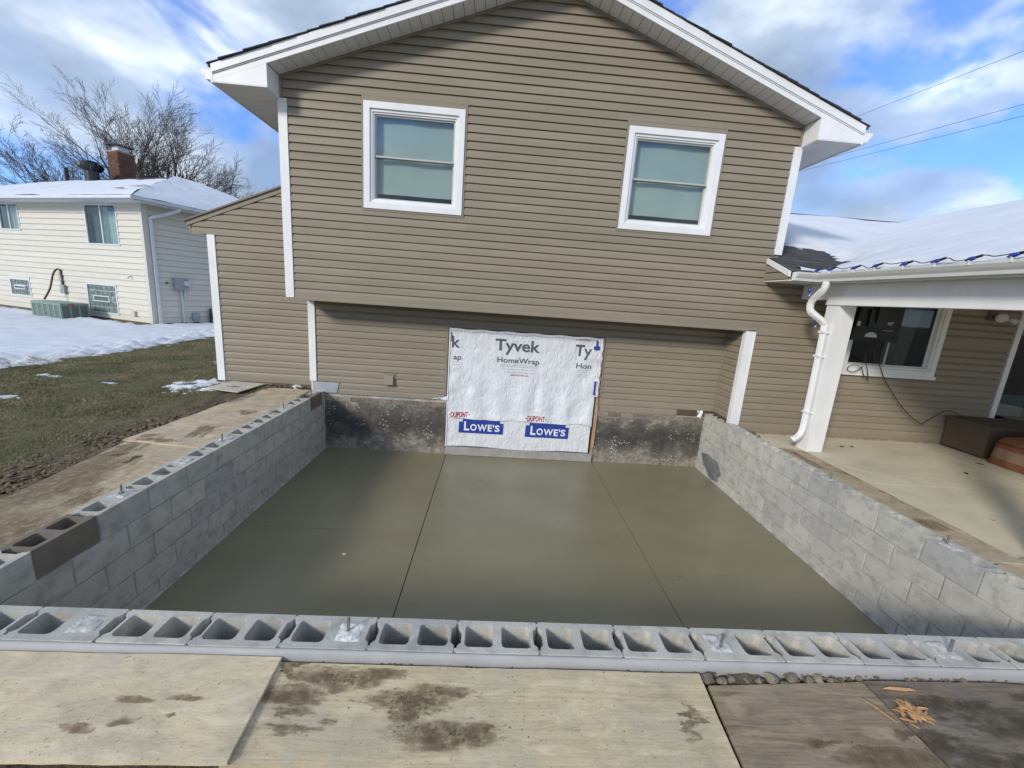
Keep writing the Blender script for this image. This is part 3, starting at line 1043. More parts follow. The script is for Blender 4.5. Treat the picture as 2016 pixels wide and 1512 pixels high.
def siding_field(mapf, s0, s1, zlo, zhi, grid0, parent, holes=(), mat='siding', exp=EXP, **kw):
    k = math.floor((zlo - grid0) / exp + 1e-6)
    while grid0 + k * exp < zhi - 1e-3:
        za, zb = max(zlo, grid0 + k * exp), min(zhi, grid0 + (k + 1) * exp)
        k += 1
        if zb - za < 0.008:
            continue
        cuts = []
        for (h0, h1, hz0, hz1) in holes:
            if hz0 < zb - 0.004 and hz1 > za + 0.004:
                if hz0 > za + 0.03 and hz0 < zb:      # board runs under the hole: handled by trim
                    pass
                cuts.append((h0, h1))
        cuts.sort()
        cur = s0
        segs = []
        for h0, h1 in cuts:
            segs.append((cur, h0))
            cur = h1
        segs.append((cur, s1))
        for a, b_ in segs:
            if b_ - a > 4.4:                                    # lengths lap at staggered seams
                r5 = random.Random(int(round((k // 2) * 7 + s0 * 100)))
                sm = a + (b_ - a) * r5.uniform(0.25, 0.75)
                siding_board(mapf, a, sm + 0.02, za, zb, parent, mat, exp, **kw)
                kw2 = dict(kw)
                kw2['t'] = kw.get('t', 0.024) + 0.0018
                siding_board(lambda s_, o_, z_: mapf(s_, o_ + 0.0004, z_), sm, b_, za, zb, parent, mat, exp, **kw2)
            elif b_ - a > 0.02:
                siding_board(mapf, a, b_, za, zb, parent, mat, exp, **kw)
        for (h0, h1, hz0, hz1) in holes:
            if za + 0.006 < hz0 < zb - 0.004:
                siding_board(mapf, h0, h1, za, hz0, parent, mat, exp, **kw)
            if za + 0.004 < hz1 < zb - 0.006:
                siding_board(mapf, h0, h1, hz1, zb, parent, mat, exp, **kw)


def panel(mb, mapf, s0, s1, z0, z1, holes, o0, o1):
    """solid sheathing with rectangular holes"""
    xs_ = sorted({s0, s1} | {max(s0, min(s1, h[i])) for h in holes for i in (0, 1)})
    zs_ = sorted({z0, z1} | {max(z0, min(z1, h[i])) for h in holes for i in (2, 3)})
    for a, b_ in zip(xs_, xs_[1:]):
        for c_, d_ in zip(zs_, zs_[1:]):
            if any(h[0] < (a + b_) / 2 < h[1] and h[2] < (c_ + d_) / 2 < h[3] for h in holes):
                continue
            if b_ - a < 1e-4 or d_ - c_ < 1e-4:
                continue
            vs = [mapf(s, o, z) for z in (c_, d_) for o in (o0, o1) for s in (a, b_)]
            mb.add(vs, [(0, 1, 3, 2), (4, 6, 7, 5), (0, 4, 5, 1), (2, 3, 7, 6), (0, 2, 6, 4), (1, 5, 7, 3)])
    return mb


# ------------------------------------------------------------------ the house
house = thing('house', 'two-storey house with taupe siding, white trim and a wrapped doorway', 'house', (0.3, 2.0, 0.0))
RIDGE_X = (XUL + XUR) / 2
RS = 0.366                      # roof pitch


def rake_z(x):                  # underside of the soffit along the gable wall
    return 6.325 - RS * abs(x - RIDGE_X)


up_map = lambda s, o, z: (s, YU - o, z)
rec_map = lambda s, o, z: (s, 0.0 - o, z)
WIN1 = (-2.0683, -2.0683 + 1.2898, 3.6147, 4.8882)
WIN2 = (1.3563, 1.3563 + 1.2898, 3.6147, 4.8882)
WT = 0.028                      # taupe J-channel round the windows
GRID_U = 4.848 - 24 * EXP

wall_u = MB()
panel(wall_u, up_map, XUL, XUR, ZO, 5.07, [WIN1, WIN2], -0.14, 0.0)
wall_u.prism([(XUL, 5.07), (XUR, 5.07), (XUR, rake_z(XUR)), (RIDGE_X, 6.32), (XUL, rake_z(XUL))], lambda p, q, a: (p, a, q), YU, YU + 0.14)
wall_upper = wall_u.obj('upper_wall', 'siding_trim', house)
holes_u = [(w[0] - WT, w[1] + WT, w[2] - WT, w[3] + WT) for w in (WIN1, WIN2)]
siding_field(up_map, XUL + 0.088, XUR - 0.088, ZO, 4.848, GRID_U, wall_upper, holes_u)
siding_field(up_map, XUL + 0.032, XUR - 0.032, 4.848, 5.0512, GRID_U, wall_upper, holes_u)
zz0 = GRID_U + math.floor((5.05 - GRID_U) / EXP) * EXP
zk = 5.0512
while zk < 6.28:
    z1 = min(GRID_U + (math.floor((zk - GRID_U) / EXP + 1e-6) + 1) * EXP, 6.30)
    siding_board(up_map, lambda z: max(XUL + 0.032, RIDGE_X - (6.325 - z) / RS + 0.004), lambda z: min(XUR - 0.032, RIDGE_X + (6.325 - z) / RS - 0.004), zk, z1, wall_upper, name='siding_board')
    zk = z1
# soffit under the overhang
MB().box(XUL, XRR, YU + 0.001, -0.0, ZO - 0.012, ZO).obj('overhang_soffit', 'siding_trim', house)
MB().box(XUL - 0.004, XRR, YU - 0.026, YU - 0.001, ZO - 0.014, ZO + 0.004).obj('starter_strip', 'siding_trim', house)
# body of the upper storey behind the front wall
mb = MB()
mb.box(XUL, XUL + 0.12, YU + 0.14, 8.0, ZO, rake_z(XUL) + 0.02)
mb.box(XUR - 0.12, XUR, YU + 0.14, 8.0, ZO, rake_z(XUR) + 0.02)
mb.box(XUL, XUR, 7.9, 8.0, ZO, 5.05)
mb.box(XUL + 0.12, XUR - 0.12, YU + 0.14, 7.9, ZO, ZO + 0.1)
mb.obj('side_wall', 'siding_trim', house)

# white corner posts (two faces)
def corner_post(x, y, sx, sy, z0, z1, w=0.085, mat='white_trim', d=None):
    d = d or w
    x0, x1 = (x, x - sx * w)
    y0, y1 = (y, y - sy * d)
    poly = [(x + sx * 0.028, y + sy * 0.028), (x1, y + sy * 0.028), (x1, y), (x, y), (x, y1), (x + sx * 0.028, y1)]
    mb = MB().prism(poly, lambda p, q, a: (p, q, a), z0, z1)
    # raised edge bead
    mb.box(min(x1, x1 + sx * 0.012), max(x1, x1 + sx * 0.012), min(y + sy * 0.0285, y + sy * 0.033), max(y + sy * 0.0285, y + sy * 0.033), z0 + 0.001, z1 - 0.001) if sy < 0 else None
    return mb.obj('corner_post', mat, house)


corner_post(XUL, YU, -1, -1, ZO + 0.01, 4.83, 0.085)
corner_post(XUR, YU, 1, -1, 3.44, 4.825, 0.085)
MB().box(XUL - 0.012, XUL + 0.03, YU - 0.028, YU - 0.001, 4.835, 5.07).obj('corner_trim', 'siding_trim', house)
MB().box(XUR - 0.03, XUR + 0.012, YU - 0.028, YU - 0.001, 4.83, 5.07).obj('corner_trim', 'siding_trim', house)

# rake trim, soffit panels, fascia
for sgn in (-1, 1):
    xe = XUL if sgn < 0 else XUR
    n_rake = lambda x: rake_z(x)
    # taupe j-channel along the soffit
    poly = [(xe, rake_z(xe) - 0.030), (RIDGE_X, 6.325 - 0.030), (RIDGE_X, 6.325 - 0.001), (xe, rake_z(xe) - 0.001)]
    MB().prism(poly, lambda p, q, a: (p, a, q), YU - 0.032, YU - 0.001).obj('rake_channel', 'siding_trim', house)
    # soffit panels
    sof = MB().prism([(xe, rake_z(xe) + 0.012), (RIDGE_X, 6.337), (RIDGE_X, 6.347), (xe, rake_z(xe) + 0.022)], lambda p, q, a: (p, a, q), YR + 0.02, YU + 0.1).obj('rake_soffit', 'dark', house)
    nsp = 27
    for i in range(nsp):
        a, b_ = xe + (RIDGE_X - xe) * i / nsp, xe + (RIDGE_X - xe) * (i + 1) / nsp
        gap = 0.0035 * (1 if b_ > a else -1)
        xa, xb = a + gap, b_ - gap
        MB().prism([(xa, rake_z(xa) + 0.001), (xb, rake_z(xb) + 0.001), (xb, rake_z(xb) + 0.0115), (xa, rake_z(xa) + 0.0115)], lambda p, q, a_: (p, a_, q), YR + 0.02, YU - 0.0325).obj('soffit_panel', 'soffit', sof)
    # eave geometry
    xo = XUL - 0.625 if sgn < 0 else XUR + 0.585
    zf = lambda x: rake_z(x) - 0.005
    fa = MB()
    fa.prism([(xo, zf(xo)), (RIDGE_X, zf(RIDGE_X)), (RIDGE_X, zf(RIDGE_X) + 0.155), (xo, zf(xo) + 0.155)], lambda p, q, a: (p, a, q), YR, YR + 0.02)
    fao = fa.obj('rake_fascia', 'white_trim', house)
    MB().prism([(xo, zf(xo) + 0.072), (RIDGE_X, zf(RIDGE_X) + 0.072), (RIDGE_X, zf(RIDGE_X) + 0.157), (xo, zf(xo) + 0.157)], lambda p, q, a: (p, a, q), YR - 0.022, YR - 0.0005).obj('fascia_step', 'white_trim', fao)
    MB().prism([(xo, zf(xo) + 0.060), (RIDGE_X, zf(RIDGE_X) + 0.060), (RIDGE_X, zf(RIDGE_X) + 0.0715), (xo, zf(xo) + 0.0715)], lambda p, q, a: (p, a, q), YR - 0.010, YR - 0.0005).obj('fascia_bead', 'white_trim', fao)
    # boxed eave return
    zs = 4.832
    xi = xe
    xt = RIDGE_X + sgn * (6.325 - zs - 0.005) / RS      # where the fascia underside meets the eave soffit level
    poly = [(xi, zs), (xt, zs), (xi, zf(xi))]
    MB().prism(poly, lambda p, q, a: (p, a, q), YR + 0.001, YU + 0.02).obj('eave_return', 'white_trim', house)
    es = MB()
    x0, x1 = min(xe, xo), max(xe, xo)
    es.box(x0, x1, YR + 0.002, 8.2, zs - 0.012, zs - 0.001)
    eso = es.obj('eave_soffit', 'soffit', house)
    k = 0
    while -0.6 + k * 0.3 < 7.5:
        yy = -0.7 + k * 0.3
        MB().box(x0 + 0.01, x1 - 0.03, yy, yy + 0.006, zs - 0.0145, zs - 0.0122).obj('soffit_rib', 'soffit', eso)
        k += 1
        if k > 14:
            break
    # eave fascia + K gutter
    MB().box(xo - 0.02 if sgn < 0 else xo, xo if sgn < 0 else xo + 0.02, YR - 0.004, 8.2, zs - 0.02, zs + 0.13).obj('eave_fascia', 'white_trim', house)
    gx0 = xo - 0.021 if sgn < 0 else xo + 0.021
    kp = [(0, 0.0), (0.055, 0.0), (0.062, 0.03), (0.085, 0.055), (0.105, 0.085), (0.108, 0.105), (0.10, 0.105), (0.097, 0.088), (0.078, 0.06), (0.055, 0.035), (0.050, 0.008), (0.006, 0.008), (0.006, 0.105), (0, 0.105)]
    gt = MB().prism([(gx0 + sgn * p, zs + 0.012 + q) for p, q in kp], lambda p, q, a: (p, a, q), YR + 0.0, 8.2)
    gto = gt.obj('gutter', 'white_trim', house)
    MB().prism([(gx0 + sgn * p, zs + 0.012 + q) for p, q in kp[:6] + [(0, 0.105)]], lambda p, q, a: (p, a, q), YR - 0.004, YR - 0.0005).obj('gutter_end_cap', 'white_trim', gto)

# shingle courses of the main roof
roof = MB()
for sgn in (-1, 1):
    xe_ = (XUL - 0.66) if sgn < 0 else (XUR + 0.62)
    zt = lambda x: rake_z(x) + 0.155
    roof.prism([(xe_, zt(xe_) - 0.02), (RIDGE_X, zt(RIDGE_X) - 0.02), (RIDGE_X, zt(RIDGE_X) + 0.002), (xe_, zt(xe_) + 0.002)], lambda p, q, a: (p, a, q), YR - 0.02, 8.3)
roof_o = roof.obj('roof', 'shingle', house)
for sgn in (-1, 1):
    xe_ = (XUL - 0.67) if sgn < 0 else (XUR + 0.63)
    L_ = abs(RIDGE_X - xe_)
    nS = int(L_ / 0.145)
    for i in range(nS + 1):
        xa = xe_ - sgn * i * L_ / nS
        xb = xe_ - sgn * min(i + 2.05, nS + 0.3) * L_ / nS
        za = 6.325 - RS * abs(xa - RIDGE_X) + 0.168
        zb = 6.325 - RS * abs(xb - RIDGE_X) + 0.157
        j_ = rnd.uniform(-0.012, 0.012)
        MB().prism([(xa, za - 0.004), (xb, zb), (xb, zb + 0.004), (xa, za + 0.008)], lambda p, q, a: (p, a, q), YR - 0.042 + j_, 8.32).obj('shingle_course', 'shingle', roof_o)


# ---------------- windows of the gable
def sash_window(w, label):
    x0, x1, z0, z1 = w
    win = bpy.data.objects.new('window', None)
    COL.objects.link(win)
    win.parent = house
    win.matrix_parent_inverse = Matrix.Translation(-Vector(house.location))
    win['label'] = label
    o = YU

    def fr(name, a0, a1, b0, b1, t, y0, y1, mat):
        m_ = MB()
        m_.box(a0, a0 + t, y0, y1, b0 + t, b1 - t).box(a1 - t, a1, y0, y1, b0 + t, b1 - t)
        m_.box(a0, a1, y0, y1, b0, b0 + t).box(a0, a1, y0, y1, b1 - t, b1)
        return m_.obj(name, mat, win)
    fr('channel', x0 - WT, x1 + WT, z0 - WT, z1 + WT, WT - 0.002, o - 0.030, o + 0.0, 'siding_trim')
    fr('casing', x0, x1, z0, z1, 0.078, o - 0.042, o + 0.01, 'white_trim')
    fr('inner_frame', x0 + 0.079, x1 - 0.079, z0 + 0.079, z1 - 0.079, 0.030, o - 0.020, o + 0.06, 'white_trim')
    fr('jamb', x0 + 0.110, x1 - 0.110, z0 + 0.110, z1 - 0.110, 0.018, o - 0.004, o + 0.09, 'white_trim')
    a0, a1, b0, b1 = x0 + 0.128, x1 - 0.128, z0 + 0.128, z1 - 0.128
    zm = b0 + (b1 - b0) * 0.515
    fr('upper_sash', a0, a1, zm - 0.012, b1, 0.020, o + 0.018, o + 0.040, 'sash')
    fr('lower_sash', a0, a1, b0, zm + 0.004, 0.020, o + 0.044, o + 0.066, 'sash')
    MB().box(a0 + 0.02, a1 - 0.02, o + 0.004, o + 0.0175, zm - 0.014, zm + 0.006).obj('meeting_rail', 'sash', win)
    MB().box(a0 + 0.02, a1 - 0.02, o + 0.027, o + 0.031, zm + 0.008, b1 - 0.02).obj('pane', 'glass', win)
    MB().box(a0 + 0.02, a1 - 0.02, o + 0.053, o + 0.057, b0 + 0.02, zm - 0.016).obj('pane', 'glass', win)

    def bl(u, v):
        x, z = a0 - 0.02 + (a1 - a0 + 0.04) * u, b0 + 0.085 + (b1 - b0) * v
        return (x, o + 0.098 + 0.006 * math.sin(x * 9) + 0.006 * hnoise(x * 2, z * 2), z)
    MB().grid(12, 10, bl).obj('roller_blind', 'blind', win, True)
    rm = MB()
    rm.box(x0 + 0.05, x1 - 0.05, o + 0.55, o + 0.56, z0, z1)
    rm.box(x0 + 0.04, x0 + 0.05, o + 0.141, o + 0.55, z0, z1).box(x1 - 0.05, x1 - 0.04, o + 0.141, o + 0.55, z0, z1)
    rm.box(x0 + 0.05, x1 - 0.05, o + 0.141, o + 0.55, z0 + 0.05, z0 + 0.06).box(x0 + 0.05, x1 - 0.05, o + 0.141, o + 0.55, z1 - 0.05, z1 - 0.04)
    rm.obj('room_box', 'room', win)


sash_window(WIN1, 'left window under the gable, blind almost down')
sash_window(WIN2, 'right window under the gable, dark gap below its blind')

# ---------------- left wing
YW = 0.15
XWL, WZ0 = -4.535, 0.985
wing_map = lambda s, o, z: (s, YW - o, z)


def wing_rake(x):
    return 3.335 + 0.405 * (x + 4.789)


ww = MB()
ww.prism([(XWL, WZ0 - 0.2), (-3.04, WZ0 - 0.2), (-3.04, wing_rake(-3.04)), (XWL, wing_rake(XWL))], lambda p, q, a: (p, a, q), YW, 6.0)
wing = ww.obj('wing_wall', 'siding_trim', house)
zk = WZ0
zg = 3.383
zg -= math.floor((zg - WZ0) / EXP) * EXP
zz_ = [WZ0] + [zg + i * EXP for i in range(40)]
for za, zb in zip(zz_, zz_[1:]):
    if za > wing_rake(-3.05) - 0.02:
        break
    zb2 = min(zb, wing_rake(-3.05))
    lo = -4.44 if zb < 3.19 else (-4.78)
    siding_board(wing_map, (lambda z, lo=lo: max(lo, (z - 3.30) / 0.405 - 4.789)), -3.045, za, zb2, wing, full=EXP)
# boxed eave end of the wing
MB().prism([(-4.785, 3.205), (XWL, 3.205), (XWL, wing_rake(XWL)), (-4.785, wing_rake(-4.785) - 0.02)], lambda p, q, a: (p, a, q), YW, 6.0).obj('wing_eave', 'siding_trim', house)
MB().box(-4.815, -4.787, YW - 0.02, 6.0, 3.20, wing_rake(-4.785)).obj('wing_fascia', 'siding_trim', house)
MB().prism([(-4.83, wing_rake(-4.83) - 0.035), (-3.0, wing_rake(-3.0) - 0.035), (-3.0, wing_rake(-3.0) + 0.03), (-4.83, wing_rake(-4.83) + 0.03)], lambda p, q, a: (p, a, q), YW - 0.034, YW + 0.03).obj('wing_rake_board', 'siding_trim', house)
MB().prism([(-4.86, wing_rake(-4.86) + 0.031), (-3.0, wing_rake(-3.0) + 0.031), (-3.0, wing_rake(-3.0) + 0.055), (-4.86, wing_rake(-4.86) + 0.055)], lambda p, q, a: (p, a, q), YW - 0.055, 6.1).obj('wing_roof', 'brown_trim', house)
corner_post(XWL + 0.0, YW, -1, -1, WZ0 + 0.0, 3.18, 0.085)

# ---------------- recessed lower wall, foundation and brick course
OPEN = (-0.930, 1.500, 0.07, 2.07)
RX0 = -3.04
lw = MB()
panel(lw, rec_map, RX0, XRR + 0.1, 0.80, ZO - 0.012, [OPEN], -0.15, -0.001)
lower = lw.obj('lower_wall', 'siding_trim', house)
g_l = 1.914 - math.floor((1.914 - 0.8) / EXP) * EXP
siding_field(rec_map, RX0 + 0.09, OPEN[0] - 0.045, 0.912, ZO - 0.014, g_l, lower)
siding_field(rec_map, OPEN[1] + 0.045, 2.83, 0.880, 0.99, g_l, lower)
siding_field(rec_map, OPEN[1] + 0.045, XRR - 0.035, 0.990, ZO - 0.014, g_l, lower)
siding_field(rec_map, OPEN[0] - 0.045, OPEN[1] + 0.045, 2.12, ZO - 0.014, g_l, lower)
# trim round the doorway
tb = MB()
tb.box(OPEN[0] - 0.045, OPEN[0] - 0.016, -0.029, -0.001, 0.99, 2.118)
tb.box(OPEN[1] + 0.018, OPEN[1] + 0.045, -0.029, -0.001, 1.13, 2.118)
tb.box(OPEN[0] - 0.016, OPEN[1] + 0.018, -0.029, -0.001, 2.09, 2.118)
tb.obj('door_channel', 'siding_trim', house)
corner_post(RX0, 0.0, -1, -1, 1.10, ZO - 0.016, 0.075)
MB().box(-3.058, -3.035, -0.0, 0.10, 0.9, 1.10).obj('corner_backing', 'white_trim', house)
# inside corner and return on the right
MB().box(XRR - 0.034, XRR - 0.001, -0.034, -0.001, 0.99, ZO - 0.014).obj('inside_corner', 'siding_trim', house)
ret_map = lambda s, o, z: (XRR - o, s, z)
rw = MB()
rw.box(XRR, XRR + 0.1, YU + 0.02, 0.0, 0.80, ZO - 0.014)
ret = rw.obj('recess_side_wall', 'siding_trim', house)
siding_field(ret_map, YU + 0.06, -0.036, 0.99, ZO - 0.014, g_l, ret)
# foundation wall of the house
for (x0, x1) in ((XL - 0.0, OPEN[0]), (OPEN[1], XR + 0.0)):
    f_ = MB()
    n_ = 24

    def ff(u, v, x0=x0, x1=x1):
        x, z = x0 + (x1 - x0) * u, -0.06 + 0.845 * v
        e = min(u, 1 - u)
        return (x, -0.012 - 0.009 * fbm(x * 5, z * 5, 6) - 0.003 * fbm(x * 30, z * 30, 2), z)
    f_.grid(60, 26, ff)
    f_.box(x0, x1, -0.004, 0.16, -0.06, 0.785)
    fo = f_.obj('foundation', 'tarred_foundation', house, False)
    # brick course on top
    MB().box(x0, x1, -0.004, 0.11, 0.785, 0.898).obj('brick_mortar', 'mortar', fo)
    bx = x0 + 0.004
    while bx < x1 - 0.03:
        be = min(bx + 0.198, x1 - 0.003)
        MB().box(bx, be, -0.014 - rnd.uniform(0, 0.004), 0.08, 0.796, 0.862).obj('brick', 'brick', fo)
        bx = be + 0.011
# door sill and jamb leftovers
MB().box(OPEN[0] + 0.004, OPEN[1] - 0.004, -0.055, 0.14, 0.004, 0.135).obj('door_sill', 'sill_concrete', house)
MB().box(OPEN[0] - 0.0, OPEN[0] + 0.018, -0.030, 0.12, 0.136, 2.07).obj('door_jamb', 'white_trim', house)
jm = MB().box(OPEN[1] - 0.03, OPEN[1] + 0.004, -0.026, 0.12, 0.136, 2.07)
jm.box(OPEN[1] - 0.024, OPEN[1] + 0.017, -0.034, -0.0265, 0.25, 0.98)
jm.obj('door_jamb', 'jamb_wood', house)
MB().box(OPEN[0] + 0.018, OPEN[1] - 0.03, 0.10, 0.13, 0.136, 2.07).obj('door_backing', 'room', house)
# galvanised flashing at the left corner
MB().add([(-3.03, -0.030, 1.092), (-2.62, -0.032, 1.092), (-2.66, -0.034, 0.925), (-2.88, -0.032, 0.925), (-3.03, -0.030, 0.925),
          (-3.03, -0.016, 1.092), (-2.62, -0.016, 1.092), (-2.66, -0.016, 0.925), (-2.88, -0.016, 0.925), (-3.03, -0.016, 0.925)],
         [(0, 1, 2, 3, 4), (9, 8, 7, 6, 5), (0, 5, 6, 1), (1, 6, 7, 2), (2, 7, 8, 3), (3, 8, 9, 4), (4, 9, 5, 0)]).obj('flashing', 'galvanised', house)
# rotten sill wood at the right corner
MB().box(2.835, XRR - 0.01, -0.014, -0.001, 0.885, 0.985).obj('rotten_sill', 'rotten_wood', house)
MB().box(XRR - 0.014, XRR - 0.001, YU + 0.03, -0.015, 0.90, 0.985).obj('rotten_sill', 'rotten_wood', house)


def rag(u, v):
    return (3.16 + 0.09 * u + 0.03 * v, -0.03 - 0.02 * math.sin(7 * u + 5 * v), 0.985 - 0.12 * v + 0.02 * math.sin(9 * u))


MB().grid(5, 5, rag).obj('torn_wrap', 'house_wrap_sheet', house, True)
MB().grid(6, 4, lambda u, v: (-1.17 + 0.24 * u, -0.028 - 0.012 * math.sin(8 * u + 3 * v), 0.915 + 0.07 * v * u + 0.01 * math.sin(6 * u))).obj('torn_wrap', 'house_wrap_sheet', house, True)
# vent hood
vh = MB().box(-1.935, -1.745, -0.030, -0.013, 1.10, 1.295).obj('vent_hood', 'siding_trim', house)
MB().prism([(-0.031, 1.275), (-0.050, 1.275), (-0.085, 1.13), (-0.085, 1.115), (-0.031, 1.115)], lambda p, q, a: (a, p, q), -1.915, -1.775).obj('hood', 'siding_trim', vh)
MB().box(-1.87, -1.82, -0.062, -0.046, 1.262, 1.276).obj('hood_tab', 'siding_trim', vh)

# ---------------- one-storey part on the right, wall in the plane of the upper wall
WINR = (4.96, 6.45, 1.86, 3.02)
DOOR = (7.55, 8.75, 0.82, 3.02)
ZR0, ZR1 = 0.835, 3.10
rwall = MB()
panel(rwall, up_map, XRR + 0.02, 13.0, ZR0, ZO, [WINR, DOOR], -0.14, 0.0)
panel(rwall, up_map, XUR, 13.0, ZO, ZR1 + 0.22, [WINR, DOOR], -0.14, 0.0)
rwo = rwall.obj('lower_wall', 'siding_trim', house)
siding_field(up_map, XRR + 0.12, 13.0, ZR0, ZO, GRID_U, rwo, [(WINR[0] - 0.01, WINR[1] + 0.01, WINR[2] - 0.05, WINR[3] + 0.02), (DOOR[0] - 0.01, DOOR[1] + 0.01, DOOR[2], DOOR[3])])
siding_field(up_map, XUR - 0.088, 13.0, ZO, ZR1 + 0.22, GRID_U, rwo, [(WINR[0] - 0.01, WINR[1] + 0.01, WINR[2] - 0.05, WINR[3] + 0.02), (DOOR[0] - 0.01, DOOR[1] + 0.01, DOOR[2], DOOR[3])])
corner_post(XRR, YU, -1, -1, 0.93, ZO - 0.016, 0.115, d=0.06)
MB().box(XRR + 0.07, XRR + 0.117, YU - 0.021, YU - 0.001, ZR0 - 0.03, 0.93).obj('corner_backing', 'white_trim', house)
MB().box(XRR + 0.12, 13.0, YU - 0.012, YU + 0.1, 0.80, ZR0 - 0.002).obj('wall_sill', 'brick', house)
# sliding window under the porch
win = bpy.data.objects.new('window', None)
COL.objects.link(win)
win.parent = house
win.matrix_parent_inverse = Matrix.Translation(-Vector(house.location))
win['label'] = 'white sliding window behind the hanging television'


def frp(name, a0, a1, b0, b1, t, y0, y1, mat, parent):
    m_ = MB()
    m_.box(a0, a0 + t, y0, y1, b0 + t, b1 - t).box(a1 - t, a1, y0, y1, b0 + t, b1 - t)
    m_.box(a0, a1, y0, y1, b0, b0 + t).box(a0, a1, y0, y1, b1 - t, b1)
    return m_.obj(name, mat, parent)


x0, x1, z0, z1 = WINR
frp('casing', x0, x1, z0, z1, 0.075, YU - 0.042, YU + 0.01, 'white_trim', win)
MB().box(x0 - 0.03, x1 + 0.03, YU - 0.050, YU - 0.001, z0 - 0.045, z0 - 0.001).obj('sill', 'white_trim', win)
frp('inner_frame', x0 + 0.076, x1 - 0.076, z0 + 0.076, z1 - 0.076, 0.034, YU - 0.018, YU + 0.08, 'white_trim', win)
xm = 5.66
frp('sash', x0 + 0.111, xm + 0.02, z0 + 0.111, z1 - 0.111, 0.028, YU + 0.012, YU + 0.035, 'sash', win)
frp('sash', xm - 0.02, x1 - 0.111, z0 + 0.111, z1 - 0.111, 0.022, YU + 0.038, YU + 0.06, 'white_trim', win)
MB().box(x0 + 0.139, xm - 0.008, YU + 0.021, YU + 0.025, z0 + 0.139, z1 - 0.139).obj('pane', 'glass_dark', win)
MB().box(xm + 0.002, x1 - 0.133, YU + 0.047, YU + 0.051, z0 + 0.133, z1 - 0.133).obj('pane', 'glass_dark', win)
MB().grid(40, 6, lambda u, v: (5.78 + 0.34 * u + 0.10 * v * u, YU + 0.16 + 0.02 * math.sin(u * 38), z0 + 0.05 + (z1 - z0 - 0.1) * v)).obj('curtain', 'curtain', win, True)
MB().box(6.20, 6.23, YU + 0.12, YU + 0.15, z0, z1).obj('window_pole', 'dark', win)
rm = MB()
rm.box(x0, x1, YU + 0.9, YU + 0.91, z0, z1).box(x0 - 0.01, x0, YU + 0.141, YU + 0.9, z0, z1).box(x1, x1 + 0.01, YU + 0.141, YU + 0.9, z0, z1)
rm.box(x0, x1, YU + 0.141, YU + 0.9, z0 + 0.02, z0 + 0.03).box(x0, x1, YU + 0.141, YU + 0.9, z1 - 0.03, z1 - 0.02)
rm.obj('room_box', 'room', win)
# door
door = MB().box(DOOR[0], DOOR[0] + 0.085, YU - 0.035, YU + 0.02, DOOR[2], DOOR[3]).box(DOOR[1] - 0.085, DOOR[1], YU - 0.035, YU + 0.02, DOOR[2], DOOR[3])
door.box(DOOR[0] + 0.085, DOOR[1] - 0.085, YU - 0.035, YU + 0.02, DOOR[3] - 0.085, DOOR[3])
do = door.obj('door', 'white_trim', house)
MB().box(DOOR[0] + 0.086, DOOR[1] - 0.086, YU + 0.0, YU + 0.02, DOOR[2] + 0.02, DOOR[3] - 0.086).obj('glass_panel', 'glass_dark', do)
rm = MB().box(DOOR[0], DOOR[1], YU + 1.0, YU + 1.01, DOOR[2], DOOR[3]).box(DOOR[0] - 0.01, DOOR[0], YU + 0.141, YU + 1, DOOR[2], DOOR[3]).box(DOOR[1], DOOR[1] + 0.01, YU + 0.141, YU + 1, DOOR[2], DOOR[3])
rm.box(DOOR[0], DOOR[1], YU + 0.14, YU + 1, DOOR[2] - 0.01, DOOR[2])
rm.obj('room_box', 'dark', do)
MB().box(7.95, 8.4, YU + 0.22, YU + 0.5, 1.28, 1.62).obj('inner_shelf', 'door_blue', do)

# eave of the right part: roof planes
EX0 = 3.555
MS, PS = 0.40, 0.333           # main and porch pitches
EY = -1.03                     # front edge of the main eave
PX = 3.93                      # left edge of the porch eave


def main_roof(y):
    return 3.185 + MS * (y - EY)


def porch_roof(x):
    return 3.175 + PS * (x - PX)


RIDGE_Y = 2.95
RIDGE_XP = 9.0
rr_ = MB()
# main slope strip left of and behind the porch roof
rr_.prism([(EY, main_roof(EY) - 0.05), (RIDGE_Y, main_roof(RIDGE_Y) - 0.05), (RIDGE_Y, main_roof(RIDGE_Y)), (EY, main_roof(EY))], lambda p, q, a: (a, p, q), XUR + 0.004, 13.0)
rr_.prism([(EY, main_roof(EY) - 0.05), (YU, main_roof(YU) - 0.05), (YU, main_roof(YU)), (EY, main_roof(EY))], lambda p, q, a: (a, p, q), EX0, XUR + 0.003)
rr_.prism([(RIDGE_Y + 0.001, main_roof(RIDGE_Y) - 0.05), (7.5, main_roof(RIDGE_Y) - 0.05 - MS * 4.5), (7.5, main_roof(RIDGE_Y) - MS * 4.5), (RIDGE_Y + 0.001, main_roof(RIDGE_Y))], lambda p, q, a: (a, p, q), XUR + 0.004, 13.0)
rr_.prism([(PX, porch_roof(PX) - 0.05), (RIDGE_XP, porch_roof(RIDGE_XP) - 0.05), (RIDGE_XP, porch_roof(RIDGE_XP)), (PX, porch_roof(PX))], lambda p, q, a: (p, a, q), -6.0, 2.9)
rr_.prism([(RIDGE_XP + 0.001, porch_roof(RIDGE_XP) - 0.05), (14.0, porch_roof(RIDGE_XP) - 0.05 - PS * 5), (14.0, porch_roof(RIDGE_XP) - PS * 5), (RIDGE_XP + 0.001, porch_roof(RIDGE_XP))], lambda p, q, a: (p, a, q), -6.0, 2.9)
low_roof = rr_.obj('low_roof', 'shingle', house)
